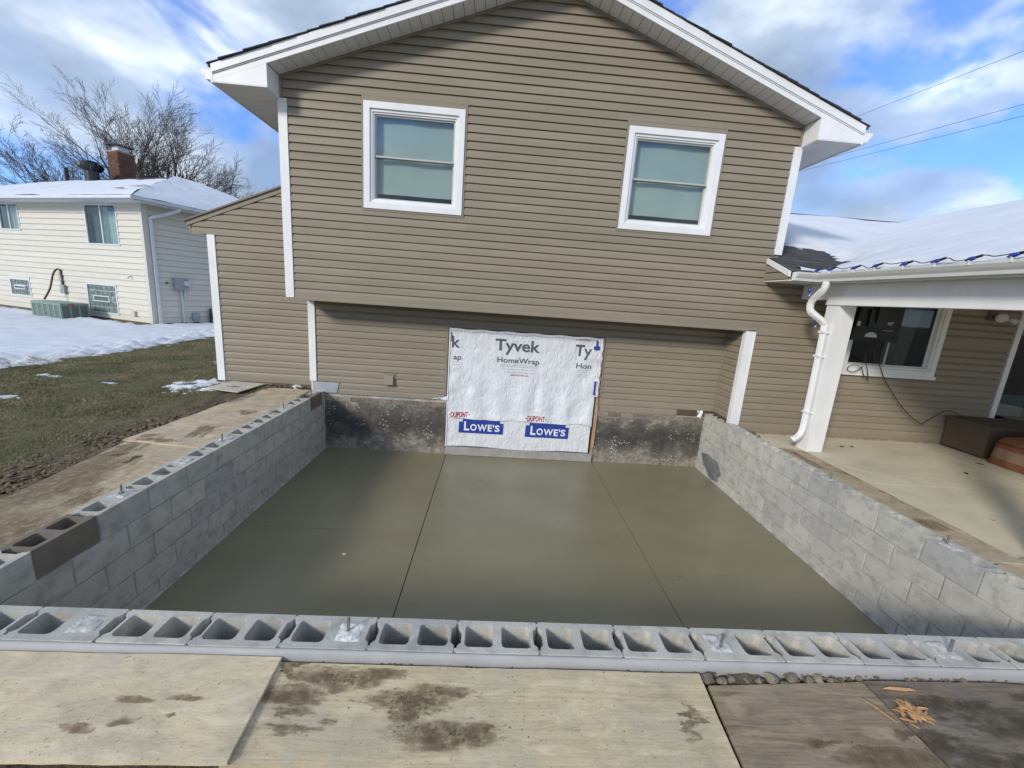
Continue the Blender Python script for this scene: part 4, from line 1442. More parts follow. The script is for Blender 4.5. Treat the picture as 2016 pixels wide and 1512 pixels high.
MB().prism([(RIDGE_Y - 0.10, main_roof(RIDGE_Y) - 0.035), (RIDGE_Y, main_roof(RIDGE_Y) + 0.012), (RIDGE_Y + 0.10, main_roof(RIDGE_Y) - 0.035), (RIDGE_Y + 0.10, main_roof(RIDGE_Y) - 0.02), (RIDGE_Y, main_roof(RIDGE_Y) + 0.055), (RIDGE_Y - 0.10, main_roof(RIDGE_Y) - 0.02)],
           lambda p, q, a: (a, p, q), XUR + 0.004, 9.6).obj('ridge_cap', 'shingle', low_roof)
# separate shingles where the snow has slid off
row = 0
yy = EY
while yy < 0.95:
    xx = EX0 - (0.0 if yy < YU else -0.16) - (row % 2) * 0.10
    while xx < 5.3:
        xa, xb = max(xx, EX0 if yy < YU - 0.02 else XUR + 0.005), xx + 0.205 + rnd.uniform(-0.03, 0.03)
        if xb - xa > 0.03:
            j_ = rnd.uniform(0, 0.02)
            y0_, y1_ = yy - j_, yy + 0.15
            MB().add([(xa, y0_, main_roof(y0_) + 0.012), (xb - 0.006, y0_, main_roof(y0_) + 0.012), (xb - 0.006, y1_, main_roof(y1_) + 0.004), (xa, y1_, main_roof(y1_) + 0.004),
                      (xa, y0_, main_roof(y0_) + 0.001), (xb - 0.006, y0_, main_roof(y0_) + 0.001)], [(0, 1, 2, 3), (4, 5, 1, 0), (0, 3, 4), (1, 5, 2)]).obj('shingle', 'shingle', low_roof)
        xx = xb
    yy += 0.135
    row += 1
# pork-chop end of the eave
MB().prism([(YU, 3.075), (EY + 0.02, 3.075), (EY + 0.02, main_roof(EY) - 0.055), (YU, main_roof(YU) - 0.055)], lambda p, q, a: (a, p, q), EX0 + 0.012, XUR - 0.004).obj('eave_end', 'siding_trim', house)
ee_map = lambda s, o, z: (EX0 + 0.012 - o, s, z)
ee = bpy.data.objects['eave_end']
zc = 3.085
while zc < main_roof(YU) - 0.08:
    z1_ = min(zc + EXP, main_roof(YU) - 0.075)
    siding_board(ee_map, lambda z: max(EY + 0.03, EY + (z + 0.06 - main_roof(EY)) / MS), YU - 0.03, zc, z1_, ee)
    zc += EXP
MB().prism([(EY - 0.005, main_roof(EY) - 0.075), (YU, main_roof(YU) - 0.075), (YU, main_roof(YU) - 0.005), (EY - 0.005, main_roof(EY) - 0.005)], lambda p, q, a: (a, p, q), EX0 - 0.022, EX0 - 0.002).obj('rake_board', 'white_trim', house)
MB().box(EX0 - 0.02, EX0 + 0.012, YU - 0.030, YU - 0.014, 3.06, main_roof(YU)).obj('eave_channel', 'siding_trim', house)
MB().box(EX0 - 0.008, PX + 0.2, EY + 0.004, YU - 0.001, 3.060, 3.0745).obj('eave_soffit', 'soffit', house)
MB().box(PX + 0.201, 13.0, -5.8, YU - 0.001, 3.050, 3.058).obj('porch_ceiling', 'soffit', house)
MB().box(PX + 0.02, PX + 0.2, -5.9, EY, 3.060, 3.070).obj('porch_soffit', 'soffit', house)
# gutters: a short one on the main eave, a long one on the porch
kp = [(0, 0.0), (0.055, 0.0), (0.062, 0.03), (0.085, 0.055), (0.105, 0.085), (0.108, 0.105), (0.10, 0.105), (0.097, 0.088), (0.078, 0.06), (0.055, 0.035), (0.050, 0.008), (0.006, 0.008), (0.006, 0.105), (0, 0.105)]
gm_ = MB().prism([(EY - 0.004 - p, 3.065 + q) for p, q in kp], lambda p, q, a: (a, p, q), EX0 + 0.03, PX - 0.02)
gmo = gm_.obj('gutter', 'gutter_white', house)
MB().prism([(EY - 0.004 - p, 3.065 + q) for p, q in kp[:6] + [(0, 0.105)]], lambda p, q, a: (a, p, q), EX0 + 0.022, EX0 + 0.0295).obj('gutter_end_cap', 'white_trim', gmo)
gp_ = MB().prism([(PX + 0.01 - p, 3.065 + q) for p, q in kp], lambda p, q, a: (p, a, q), -6.0, EY - 0.002)
gpo = gp_.obj('gutter', 'gutter_white', house)
for yy_ in np.arange(-5.6, -1.2, 0.6):
    MB().box(PX - 0.10, PX + 0.0, yy_, yy_ + 0.02, 3.163, 3.167).obj('gutter_hanger', 'gutter_white', gpo)
MB().box(PX + 0.011, PX + 0.028, -6.0, EY, 3.045, 3.175).obj('porch_fascia', 'gutter_white', house)
# beam and posts
BX = 4.15
beam = MB().box(BX, BX + 0.16, -6.0, -0.985, 2.80, 3.049).obj('porch_beam', 'white_trim', house)
MB().box(BX - 0.003, BX + 0.163, -6.0, -0.982, 2.792, 2.7995).obj('beam_edge', 'white_trim', beam)
MB().box(BX, BX + 0.16, -0.984, YU - 0.02, 2.86, 3.049).obj('porch_beam', 'white_trim', house)
for py in (-1.20, -3.89):
    po = MB().box(4.165, 4.395, py, py + 0.205, 0.80, 2.7915).obj('porch_post', 'white_trim', house)
# downspout with S elbow
dp = [(3.90, -1.235, 3.064), (3.90, -1.23, 3.02), (3.903, -1.205, 2.965), (3.915, -1.13, 2.905), (3.925, -1.045, 2.855), (3.93, -1.005, 2.80), (3.935, -1.0, 2.74), (3.95, -1.01, 2.69), (3.99, -1.045, 2.64),
      (4.06, -1.075, 2.585), (4.105, -1.09, 2.53), (4.112, -1.10, 2.46), (4.114, -1.115, 1.90), (4.114, -1.125, 1.35), (4.112, -1.13, 1.20), (4.10, -1.14, 1.10), (4.07, -1.15, 1.02), (4.015, -1.165, 0.975), (3.955, -1.18, 0.955)]
# resample with a smooth curve
def smooth_path(pts, sub=4):
    pts = [Vector(p) for p in pts]
    out = []
    for i in range(len(pts) - 1):
        p0, p1, p2, p3 = pts[max(i - 1, 0)], pts[i], pts[i + 1], pts[min(i + 2, len(pts) - 1)]
        for k in range(sub):
            u = k / sub
            out.append(0.5 * ((2 * p1) + (-p0 + p2) * u + (2 * p0 - 5 * p1 + 4 * p2 - p3) * u * u + (-p0 + 3 * p1 - 3 * p2 + p3) * u ** 3))
    out.append(pts[-1])
    return out


ds = MB().rect_sweep(smooth_path(dp, 3), 0.075, 0.058, (0.35, -0.94, 0)).obj('downspout', 'white_trim', house, True)
for zz_, cx_, cy_ in ((2.42, 4.112, -1.10), (2.10, 4.114, -1.108), (1.33, 4.114, -1.126)):
    MB().box(cx_ - 0.040, cx_ + 0.05, cy_ - 0.047, cy_ + 0.047, zz_, zz_ + 0.028).obj('strap', 'white_trim', ds)
for k in range(7):                         # corrugation ribs of the elbows
    for (a, b_) in (((3.905, -1.19, 2.955), (3.925, -1.06, 2.865)), ((3.955, -1.015, 2.68), (4.06, -1.072, 2.588))):
        p = Vector(a).lerp(Vector(b_), k / 6)
        d_ = (Vector(b_) - Vector(a)).normalized()
        MB().rect_sweep([p - d_ * 0.004, p + d_ * 0.004], 0.083, 0.066, (0.35, -0.94, 0)).obj('elbow_rib', 'white_trim', ds)


# snow on the low roof
def roof_env(x, y):
    zs_ = []
    if y > EY:
        zs_.append(main_roof(min(y, RIDGE_Y)))
    if x > PX - 0.08:
        zs_.append(porch_roof(x) if x < RIDGE_XP else porch_roof(RIDGE_XP) - PS * (x - RIDGE_XP))
    return max(zs_) if zs_ else porch_roof(x)


def roof_snow_mask(x, y):
    bare = 1.0 - math.hypot((x - 4.05) / 0.95, (y + 0.28) / 0.90)
    mk = 0.55 - bare * 2.6 + 0.85 * fbm(x * 1.3 + 5, y * 9.0, 6, 4)
    mk = min(mk, (RIDGE_Y - 0.10 - y) * 5) if x < 9.2 else mk
    mk = min(mk, (y - EY - 0.03) * 9) if x < PX - 0.07 else mk
    if y < EY + 0.05:
        mk = min(mk, (x - PX + 0.062) * 7 + 0.25 * fbm(x, y * 5, 3))
    return mk


sn_v, sn_f, sn_m = [], [], []
xsn = list(np.arange(XUR + 0.012, 3.86, 0.05)) + list(np.arange(3.868, 5.6, 0.055)) + list(np.arange(5.6, 13.2, 0.25))
ysn = list(np.arange(-6.0, -2.4, 0.12)) + list(np.arange(-2.4, 1.0, 0.055)) + list(np.arange(1.0, RIDGE_Y + 0.01, 0.13))
for y in ysn:
    for x in xsn:
        mk = roof_snow_mask(x, y)
        h = 0.062 * sstep(0, 0.9, mk) + 0.012 * sstep(-0.1, 0.1, mk) - 0.05 * sstep(0.05, -0.4, mk) + (0.016 * fbm(x * 1.1, y * 1.1, 3) + 0.008 * fbm(x * 2.5, y * 7, 5)) * sstep(0, 0.5, mk)
        # smooth the valley
        sn_v.append((x, y, roof_env(x, y) + h + 0.012))
        sn_m.append(mk if (x > PX - 0.07 or y > EY) else -9)
n_ = len(xsn)
for j in range(len(ysn) - 1):
    for i in range(n_ - 1):
        q = (j * n_ + i, j * n_ + i + 1, (j + 1) * n_ + i + 1, (j + 1) * n_ + i)
        if max(sn_m[k] for k in q) > -0.2 and min(sn_m[k] for k in q) > -5:
            sn_f.append(q)
us = sorted({k for f in sn_f for k in f})
mp_ = {k: i for i, k in enumerate(us)}
so = MB().add([sn_v[k] for k in us], [tuple(mp_[k] for k in f) for f in sn_f]).obj('roof_snow', 'snow', None, True)
tag(so, 'smooth white snow blanket on the low roof above the porch', 'snow', kind='stuff')

# ------------------------------------------------------------------ house wrap with its print
wrap = thing('house_wrap', 'white printed house wrap sheet stapled over the doorway opening', 'house wrap', (0.28, -0.03, 0.2))


def wrap_y(x, z):
    y = -0.030 - 0.006 * fbm(x * 2.0, z * 1.6, 3)
    # folds fanning out below the middle
    a = math.sin(x * 17 + 2.0 * fbm(x * 1.5, z * 1.5, 8)) * 0.012 * sstep(1.45, 1.1, z) * sstep(0.2, 0.6, z)
    b_ = math.sin((x * 0.8 + z * 1.1) * 13 + 3) * 0.010 * sstep(0.1, -0.6, x) * sstep(1.75, 1.3, z)
    c_ = math.sin((x * 1.0 - z * 0.8) * 15) * 0.007 * sstep(0.7, 1.3, x)
    return y + a + b_ + c_ - 0.012 * sstep(0.76, 0.64, z)


def wu(u, v):
    x = -0.905 + (1.44 + 0.905) * u
    zb = 0.628 + 0.012 * math.sin(x * 5) + 0.02 * sstep(0.9, 1.25, x) - 0.05 * sstep(1.25, 1.44, x)
    z = zb + (2.045 - 0.015 * abs(math.sin(x * 3.1)) - zb) * v
    return (x, wrap_y(x, z), z)


MB().grid(110, 70, wu).obj('upper_sheet', 'house_wrap_sheet', wrap, True)
low_y = lambda x, z: -0.024 - 0.004 * fbm(x * 2.4, z * 2.4, 12) - 0.003 * math.sin((x + z) * 16)
MB().grid(80, 20, lambda u, v: (-0.905 + 2.335 * u, low_y(-0.905 + 2.335 * u, 0.145 + 0.56 * v), 0.145 + 0.012 * math.sin(u * 9) * (1 - v) + 0.56 * v)).obj('lower_sheet', 'house_wrap_sheet', wrap, True)
# crumpled edge at the right jamb
MB().grid(6, 40, lambda u, v: (1.405 + 0.075 * u + 0.008 * math.sin(v * 31), -0.036 - 0.018 * abs(math.sin(u * 5 + v * 23)) - 0.01 * hnoise(u * 3, v * 20), 1.12 + 0.92 * v)).obj('edge_fold', 'house_wrap_sheet', wrap, True)
MB().grid(40, 3, lambda u, v: (-0.925 + 2.40 * u, -0.040 - 0.010 * abs(math.sin(u * 29)), 2.03 + 0.035 * v + 0.006 * math.sin(u * 37))).obj('top_hem', 'house_wrap_sheet', wrap, True)


def text_mesh(body, x, zbase, height, width, mat, name='lettering', bold=0.0, yfn=wrap_y, lift=0.0045, flip=False, shear=0.0):
    cu = bpy.data.curves.new('txt', 'FONT')
    cu.body = body
    cu.size = 1.0
    cu.offset = bold
    cu.resolution_u = 3
    ob = bpy.data.objects.new('txt', cu)
    COL.objects.link(ob)
    bpy.context.view_layer.update()
    dg = bpy.context.evaluated_depsgraph_get()
    me0 = bpy.data.meshes.new_from_object(ob.evaluated_get(dg))
    bpy.data.objects.remove(ob)
    bm = bmesh.new()
    bm.from_mesh(me0)
    bpy.data.meshes.remove(me0)
    bmesh.ops.triangulate(bm, faces=bm.faces[:])
    long_e = [e for e in bm.edges if e.calc_length() > 0.25]
    if long_e:
        bmesh.ops.subdivide_edges(bm, edges=long_e, cuts=2)
        bmesh.ops.triangulate(bm, faces=[f for f in bm.faces if len(f.verts) > 3])
    xs_ = [v.co.x for v in bm.verts]
    x0_, w0 = min(xs_), max(xs_) - min(xs_)
    cap = 0.729                         # cap height of the built-in font at size 1
    for v in bm.verts:
        u_, q = (v.co.x - x0_) / w0, v.co.y / cap
        if flip:
            u_, q = 1 - u_, 1 - q
        X, Z = x + width * u_, zbase + height * q
        v.co = (X, yfn(X, Z) - lift, Z)
    me = bpy.data.meshes.new(name)
    bm.to_mesh(me)
    bm.free()
    me.materials.append(MATS[mat])
    return link(name, me, wrap)


def print_rect(name, x0, x1, z0, z1, mat, yfn, lift):
    return MB().grid(max(2, int((x1 - x0) / 0.02)), max(1, int((z1 - z0) / 0.02)), lambda u, v: (x0 + (x1 - x0) * u, yfn(x0 + (x1 - x0) * u, z0 + (z1 - z0) * v) - lift, z0 + (z1 - z0) * v)).obj(name, mat, wrap)


text_mesh('Tyvek', -0.215, 1.772, 0.185, 0.705, 'print_grey', bold=0.020)
text_mesh('HomeWrap', -0.168, 1.582, 0.088, 0.665, 'print_grey', bold=0.012)
text_mesh('k', -0.885, 1.772, 0.185, 0.125, 'print_grey', bold=0.020)
print_rect('lettering', -0.902, -0.885, 1.86, 2.0, 'print_grey', wrap_y, 0.004)
text_mesh('ap', -0.855, 1.582, 0.088, 0.125, 'print_grey', bold=0.012)
text_mesh('Ty', 1.050, 1.765, 0.182, 0.262, 'print_grey', bold=0.020)
text_mesh('Hon', 1.088, 1.566, 0.088, 0.240, 'print_grey', bold=0.012)
text_mesh('DUPONT', 1.045, 2.005, 0.03, 0.24, 'print_red', bold=0.02, flip=False)
for rx in (0.520, -0.735):
    text_mesh('.', rx, 1.776, 0.12, 0.016, 'print_light')
    text_mesh('.', rx + 0.015, 1.584, 0.09, 0.014, 'print_light')
for (x0, x1, z) in ((-0.130, 0.500, 1.545), (-0.120, 0.470, 1.520), (-0.080, 0.440, 1.478)):
    print_rect('fine_print', x0, x1, z, z + 0.007, 'print_light', wrap_y, 0.004)
print_rect('fine_print', -0.055, 0.425, 1.428, 1.436, 'print_light', wrap_y, 0.004)
text_mesh('MADE IN THE USA', 0.055, 1.378, 0.024, 0.29, 'print_red', bold=0.01)
for z in (1.535, 1.505, 1.46, 1.425):
    print_rect('fine_print', 1.11, 1.30, z, z + 0.006, 'print_light', wrap_y, 0.004)
for z in (1.535, 1.50):
    print_rect('fine_print', -0.86, -0.76, z, z + 0.006, 'print_light', wrap_y, 0.004)
for x in (-0.858, 0.378):
    text_mesh('DUPONT', x, 0.652, 0.088, 0.275 if x < 0 else 0.285, 'print_red', bold=0.022, lift=0.006)
    for sx, xx_ in ((-1, x - 0.012), (1, x + (0.287 if x < 0 else 0.297))):
        MB().add([(xx_, wrap_y(xx_, 0.69) - 0.006, 0.675), (xx_ + sx * 0.020, wrap_y(xx_, 0.69) - 0.006, 0.692), (xx_, wrap_y(xx_, 0.69) - 0.006, 0.709)], [(0, 1, 2)]).obj('lettering', 'print_red', wrap)
for x0, x1, zt_, zb_ in ((-0.722, 0.0, 0.600, 0.385), (0.363, 1.075, 0.598, 0.372)):
    lyy = lambda x, z: min(low_y(x, z), wrap_y(x, z) - 0.012 if z > 0.585 else 0)
    print_rect('brand_panel', x0, x1, zb_, zt_ - 0.028, 'print_blue', low_y, 0.006)
    print_rect('brand_panel', x0 + 0.06, x1 - 0.06, zt_ - 0.0285, zt_ + 0.02, 'print_blue', low_y, 0.006)
    w_ = x1 - x0
    text_mesh('L', x0 + 0.085, zb_ + 0.048, 0.150, 0.085, 'print_white', bold=0.032, yfn=low_y, lift=0.0095)
    xc = x0 + 0.185
    for ch_, wl in (('O', 0.105), ('W', 0.155), ('E', 0.072), ("'", 0.018), ('S', 0.080)):
        text_mesh(ch_, xc, zb_ + 0.048, 0.112, wl, 'print_white', bold=0.03, yfn=low_y, lift=0.0095)
        xc += wl + 0.012
print_rect('brand_panel', 1.33, 1.425, 1.88, 1.935, 'print_blue', lambda x, z: -0.062, 0.004)
print_rect('brand_panel', 1.36, 1.39, 1.936, 2.02, 'print_blue', lambda x, z: -0.062, 0.004)
print_rect('brand_panel', 1.40, 1.428, 1.15, 1.38, 'print_blue', lambda x, z: -0.064, 0.004)

# ------------------------------------------------------------------ plywood sheets
def plywood(corners, label, mat, thick=0.015, warp=0.005, seed=0, name='plywood_sheet', sub=(24, 10)):
    c = [Vector(p) for p in corners]           # p0 p1 p2 p3 round the top
    nu, nv = sub

    def fn(u, v):
        p = c[0].lerp(c[1], u).lerp(c[3].lerp(c[2], u), v)
        e = min(u, 1 - u, v, 1 - v)
        rag_ = 0.004 * hnoise(u * 23 + seed, v * 23) if e < 1e-6 else 0
        return Vector((p.x + rag_, p.y + rag_, p.z + warp * fbm(p.x * 1.7, p.y * 1.7, seed)))
    mb = MB().grid(nu, nv, fn)
    ring = [fn(i / nu, 0) for i in range(nu)] + [fn(1, j / nv) for j in range(nv)] + [fn(1 - i / nu, 1) for i in range(nu)] + [fn(0, 1 - j / nv) for j in range(nv)]
    dn = [p - Vector((0, 0, thick)) for p in ring]
    mb.loft([ring, dn], cap=False)
    mb.add(dn, [tuple(range(len(dn)))])
    o = centred(mb, name, mat)
    return tag(o, label, 'plywood', 'plywood sheets laid as walkways round the foundation')


plywood([(-2.75, -5.225, 0.905), (-1.085, -5.222, 0.918), (-1.113, -4.790, 0.918), (-2.75, -4.790, 0.905)], 'pale clean plywood sheet before the block wall, overlapping the muddy one', 'plywood_pale', 0.017, 0.004, 1)
plywood([(-1.12, -5.215, 0.896), (0.81, -5.215, 0.895), (0.845, -4.800, 0.897), (-1.14, -4.800, 0.897)], 'tan plywood sheet with dark mud smears at the middle front', 'plywood_muddy', 0.017, 0.004, 2)
plywood([(0.80, -5.45, 0.888), (1.70, -5.45, 0.885), (1.655, -4.812, 0.890), (0.862, -4.858, 0.892)], 'grey weathered plywood sheet between the muddy tan one and the rotten one', 'plywood_weathered', 0.016, 0.006, 3)
plywood([(1.712, -5.45, 0.884), (2.95, -5.45, 0.884), (2.95, -4.800, 0.892), (1.665, -4.810, 0.891)], 'dark rotten plywood sheet carrying the orange wood chips', 'plywood_rotten', 0.016, 0.008, 4)
plywood([(-3.93, -2.32, 0.905), (-3.065, -2.44, 0.918), (-3.065, -0.02, 0.945), (-3.72, -0.05, 0.955)], 'tan plywood sheet beside the left block wall, nearest the house', 'plywood_side', 0.016, 0.010, 5)
plywood([(-3.62, -4.75, 0.89), (-3.058, -4.75, 0.89), (-3.058, -2.30, 0.900), (-3.90, -2.20, 0.892)], 'mud-caked plywood sheet beside the left block wall, running to the front corner', 'plywood_mud_covered', 0.014, 0.008, 6)
plywood([(-4.40, -0.40, 0.985), (-3.87, -0.53, 0.985), (-3.80, 0.05, 0.985), (-4.32, 0.08, 0.99)], 'small pale square board with a mud spot below the white corner post', 'plywood_white', 0.014, 0.003, 7, sub=(10, 10))
plywood([(3.525, -3.72, 0.868), (3.98, -3.75, 0.866), (4.05, -1.30, 0.835), (3.60, -1.22, 0.845)], 'long worn plywood strip between the right block wall and the patio', 'plywood_right', 0.016, 0.012, 8)
plywood([(3.60, -6.2, 0.852), (4.25, -6.2, 0.852), (4.20, -3.62, 0.858), (3.56, -3.80, 0.858)], 'brown plywood strip past the split end of the long one, by the porch', 'plywood_right', 0.016, 0.006, 9)

# ------------------------------------------------------------------ stones, soil, chips
def rock_mesh(seed, sc=(1, 1, 0.8)):
    bm = bmesh.new()
    bmesh.ops.create_icosphere(bm, subdivisions=2, radius=1)
    for v in bm.verts:
        k = 1 + 0.45 * mnoise.fractal(v.co * 1.3 + Vector((seed * 3.1, 0, 0)), 0.9, 2, 3)
        v.co = Vector((v.co.x * sc[0], v.co.y * sc[1], v.co.z * sc[2])) * k
    me = bpy.data.meshes.new('stone')
    bm.to_mesh(me)
    bm.free()
    me.materials.append(MATS['stone'])
    return me


rocks = [rock_mesh(i) for i in range(5)]
for k, (x, y, s) in enumerate([(0.875, -4.815, 0.030), (0.945, -4.825, 0.022), (1.00, -4.815, 0.018), (1.07, -4.82, 0.016), (1.13, -4.82, 0.018), (1.20, -4.81, 0.030), (1.25, -4.83, 0.018), (1.305, -4.805, 0.028),
                               (1.385, -4.815, 0.024), (1.44, -4.80, 0.028), (1.50, -4.805, 0.016), (1.56, -4.80, 0.013), (1.66, -4.79, 0.018), (1.95, -4.79, 0.014), (2.12, -4.785, 0.017), (2.20, -4.79, 0.02)]):
    o = link('stone', rocks[k % 5])
    o.location = (x, y, 0.878 + s * 0.3)
    o.scale = (s, s * 0.8, s)
    o.rotation_euler = (0, 0, rnd.uniform(0, 6))
    tag(o, 'small muddy stone in the row between the front block wall and grey plywood', 'stone', 'muddy stones along the front block wall')
o = link('stone', rocks[2])
o.location = (-3.30, 0.05, 0.965)
o.scale = (0.085, 0.055, 0.04)
o.material_slots[0].link = 'OBJECT'
o.material_slots[0].material = MATS['debris_white']
tag(o, 'whitish stone at the foot of the wing wall, near the short corner post', 'stone')

# small clods spread over mud edges and under the boards: uncountable
cl = MB()
crng = random.Random(11)
ico = bmesh.new()
bmesh.ops.create_icosphere(ico, subdivisions=1, radius=1)
iv = [v.co.copy() for v in ico.verts]
ifc = [tuple(v.index for v in f.verts) for f in ico.faces]
ico.free()


def clod(x, y, z, s):
    a = crng.uniform(0, 6.28)
    k = [crng.uniform(0.65, 1.25) for _ in iv]
    sx, sy, sz = crng.uniform(0.7, 1.4), crng.uniform(0.7, 1.2), crng.uniform(0.4, 0.9)
    ca, sa = math.cos(a), math.sin(a)
    vs = []
    for v, q in zip(iv, k):
        p = v * q
        px, py, pz = p.x * sx * s, p.y * sy * s, p.z * sz * s
        vs.append((x + px * ca - py * sa, y + px * sa + py * ca, z + pz))
    cl.add(vs, ifc)


for _ in range(1500):
    y = crng.uniform(-4.9, -0.1)
    base = -3.78 - 0.15 * sstep(-4.0, -2.3, y) if y < -2.3 else -3.93 + 0.10 * (y + 2.3)
    x = base - abs(crng.gauss(0, 0.22)) + 0.02
    if y > -0.7 and x < -3.8:
        continue
    clod(x, y, ground_z(x, y) + 0.006, crng.uniform(0.006, 0.03) * (1.0 if y < -1.5 else 0.7))
for _ in range(260):
    x = crng.uniform(-2.7, -0.9)
    clod(x, crng.uniform(-5.42, -5.23), 0.835 + crng.uniform(0, 0.02), crng.uniform(0.006, 0.02))
for _ in range(420):
    x = crng.uniform(-1.1, 2.9)
    clod(x, crng.uniform(-4.815, -4.775), 0.880 + crng.uniform(-0.01, 0.012), crng.uniform(0.004, 0.012))
for _ in range(160):
    clod(crng.uniform(-3.7, -3.08), crng.uniform(-0.02, 0.12), 0.958 + crng.uniform(0, 0.02), crng.uniform(0.006, 0.022))
for _ in range(420):
    y = crng.uniform(-1.2, -0.5)
    clod(crng.uniform(3.51, 3.72 + 0.2 * (y + 1.2)), y, 0.80 + crng.uniform(-0.02, 0.03), crng.uniform(0.006, 0.025))
for _ in range(260):
    clod(crng.uniform(3.52, 3.62), crng.uniform(-4.7, -3.7), 0.80 + crng.uniform(-0.02, 0.03), crng.uniform(0.008, 0.025))
for (mx, my, rx_, ry_, nq) in ((-0.82, -4.87, 0.17, 0.03, 60), (-0.50, -4.97, 0.12, 0.05, 60), (-0.33, -5.09, 0.16, 0.035, 70), (-1.04, -4.83, 0.05, 0.04, 30), (2.1, -4.98, 0.4, 0.09, 120), (1.5, -5.1, 0.3, 0.06, 40), (0.0, -5.0, 0.7, 0.16, 40)):
    for _ in range(nq):
        clod(mx + crng.gauss(0, rx_ * 0.6), my + crng.gauss(0, ry_ * 0.6), 0.8985 if mx < 0.5 else 0.892, crng.uniform(0.0012, 0.0038))
tag(cl.obj('soil', 'soil_clod'), 'loose brown soil clods along the boards and block walls', 'soil', kind='stuff')


def chip_mesh(seed):
    r2 = random.Random(seed)
    l, w, h = 0.5, r2.uniform(0.06, 0.13), r2.uniform(0.03, 0.06)
    vs = [(-l, -w * 0.3, 0), (-l * 0.6, w, 0), (l * 0.7, w * 0.7, 0), (l, -w * 0.1, 0), (l * 0.3, -w, 0),
          (-l * 0.95, -w * 0.2, h * 0.6), (-l * 0.55, w * 0.9, h), (l * 0.65, w * 0.6, h), (l * 0.93, 0, h * 0.5), (l * 0.3, -w * 0.9, h)]
    return MB().add(vs, [(4, 3, 2, 1, 0), (5, 6, 7, 8, 9), (0, 1, 6, 5), (1, 2, 7, 6), (2, 3, 8, 7), (3, 4, 9, 8), (4, 0, 5, 9)]).data('wood_chip', 'wood_chip')


chips = [chip_mesh(i) for i in range(5)]
crn = random.Random(5)
for k in range(30):
    a, r_ = crn.uniform(0, 6.28), abs(crn.gauss(0, 0.45))
    o = link('wood_chip', chips[k % 5])
    s = crn.uniform(0.045, 0.10)
    o.location = (1.725 + 0.085 * r_ * math.cos(a), -4.975 + 0.045 * r_ * math.sin(a), 0.896 + 0.012 * max(0, 1 - r_) * crn.uniform(0.5, 2.5))
    o.scale = (s, s, s)
    o.rotation_euler = (crn.uniform(-0.3, 0.3), crn.uniform(-0.35, 0.35), crn.uniform(0, 6.28))
    tag(o, 'orange wood chip in the pile on the dark rotten plywood', 'wood chip', 'orange wood chips piled on the rotten plywood')
for (x, y, a, s, lb) in ((1.80, -4.855, -0.05, 0.16, 'long pale wood splinter on the rotten plywood, above the chip pile'), (1.60, -4.96, 2.1, 0.13, 'grey splinter left of the chip pile on rotten plywood')):
    o = link('wood_chip', chips[1])
    o.location, o.scale, o.rotation_euler = (x, y, 0.895), (s, s * 0.5, s), (0, 0, a)
    tag(o, lb, 'splinter')
o = link('debris_crumb', rocks[1])
o.location, o.scale = (-1.576, -2.751, 0.007), (0.02, 0.014, 0.01)
o.material_slots[0].link = 'OBJECT'
o.material_slots[0].material = MATS['debris_white']
tag(o, 'small white crumb lying on the fresh slab', 'debris')
LEAF_LABELS = ['dry leaf on the patio nearest the white porch post', 'dry leaf second from the white porch post', 'dry leaf alone in the middle of the patio slab', 'dry leaf on the patio near the wicker box', 'dry leaf on the patio beside the cross joint', 'dry leaf on the patio by the rust brown cover']
for k, (x, y) in enumerate([(4.92, -0.93), (5.10, -0.90), (5.9, -1.72), (6.55, -1.35), (6.2, -2.35), (6.75, -2.0)]):
    o = MB().add([(-0.05, 0, 0.002), (0, 0.025, 0.012), (0.055, 0.005, 0.004), (0.01, -0.022, 0.010)], [(0, 3, 2, 1)]).obj('leaf', 'rotten_wood')
    o.location = (x, y, 0.802)
    o.rotation_euler = (0, 0, rnd.uniform(0, 6))
    tag(o, LEAF_LABELS[k], 'leaf', 'dry leaves on the patio')

# ------------------------------------------------------------------ things on and under the porch
# television, seen from the back
tv = thing('television', 'black flat television hanging back-to-camera under the porch', 'television', (5.0, -0.85, 2.3))
tvx0, tvx1, tvz0, tvz1, tvy = 4.60, 5.40, 2.35, 2.89, -0.86
MB().box(tvx0, tvx1, tvy, tvy + 0.035, tvz0, tvz1).obj('screen_frame', 'black_plastic', tv)
MB().prism([(tvx0 + 0.08, tvz0 + 0.03), (tvx1 - 0.06, tvz0 + 0.03), (tvx1 - 0.12, tvz1 - 0.08), (tvx0 + 0.14, tvz1 - 0.08)], lambda p, q, a: (p, a, q), tvy - 0.045, tvy - 0.001).obj('back_cover', 'black_plastic', tv)
MB().box(4.86, 5.10, tvy - 0.075, tvy - 0.046, 2.55, 2.78).obj('mount_plate', 'black_metal', tv)
MB().box(4.94, 5.02, tvy - 0.10, tvy - 0.076, 2.60, 3.048).obj('mount_arm', 'black_metal', tv)
MB().prism([(4.865, 2.405), (5.045, 2.405), (5.035, 2.44), (4.99, 2.47), (4.93, 2.475), (4.88, 2.445)], lambda p, q, a: (p, a, q), tvy - 0.0485, tvy - 0.0455).obj('label_sticker', 'tvlabel', tv)
MB().box(4.72, 4.765, tvy - 0.0485, tvy - 0.0455, 2.55, 2.61).obj('label_sticker', 'tvlabel', tv)
for i in range(3):
    MB().box(5.15, 5.22 + 0.01 * i, tvy - 0.0485, tvy - 0.0455, 2.585 + 0.016 * i, 2.593 + 0.016 * i).obj('label_line', 'tvlabel', tv)
MB().box(5.10, 5.26, tvy - 0.052, tvy - 0.0455, 2.505, 2.510).obj('port_edge', 'tvlabel', tv)

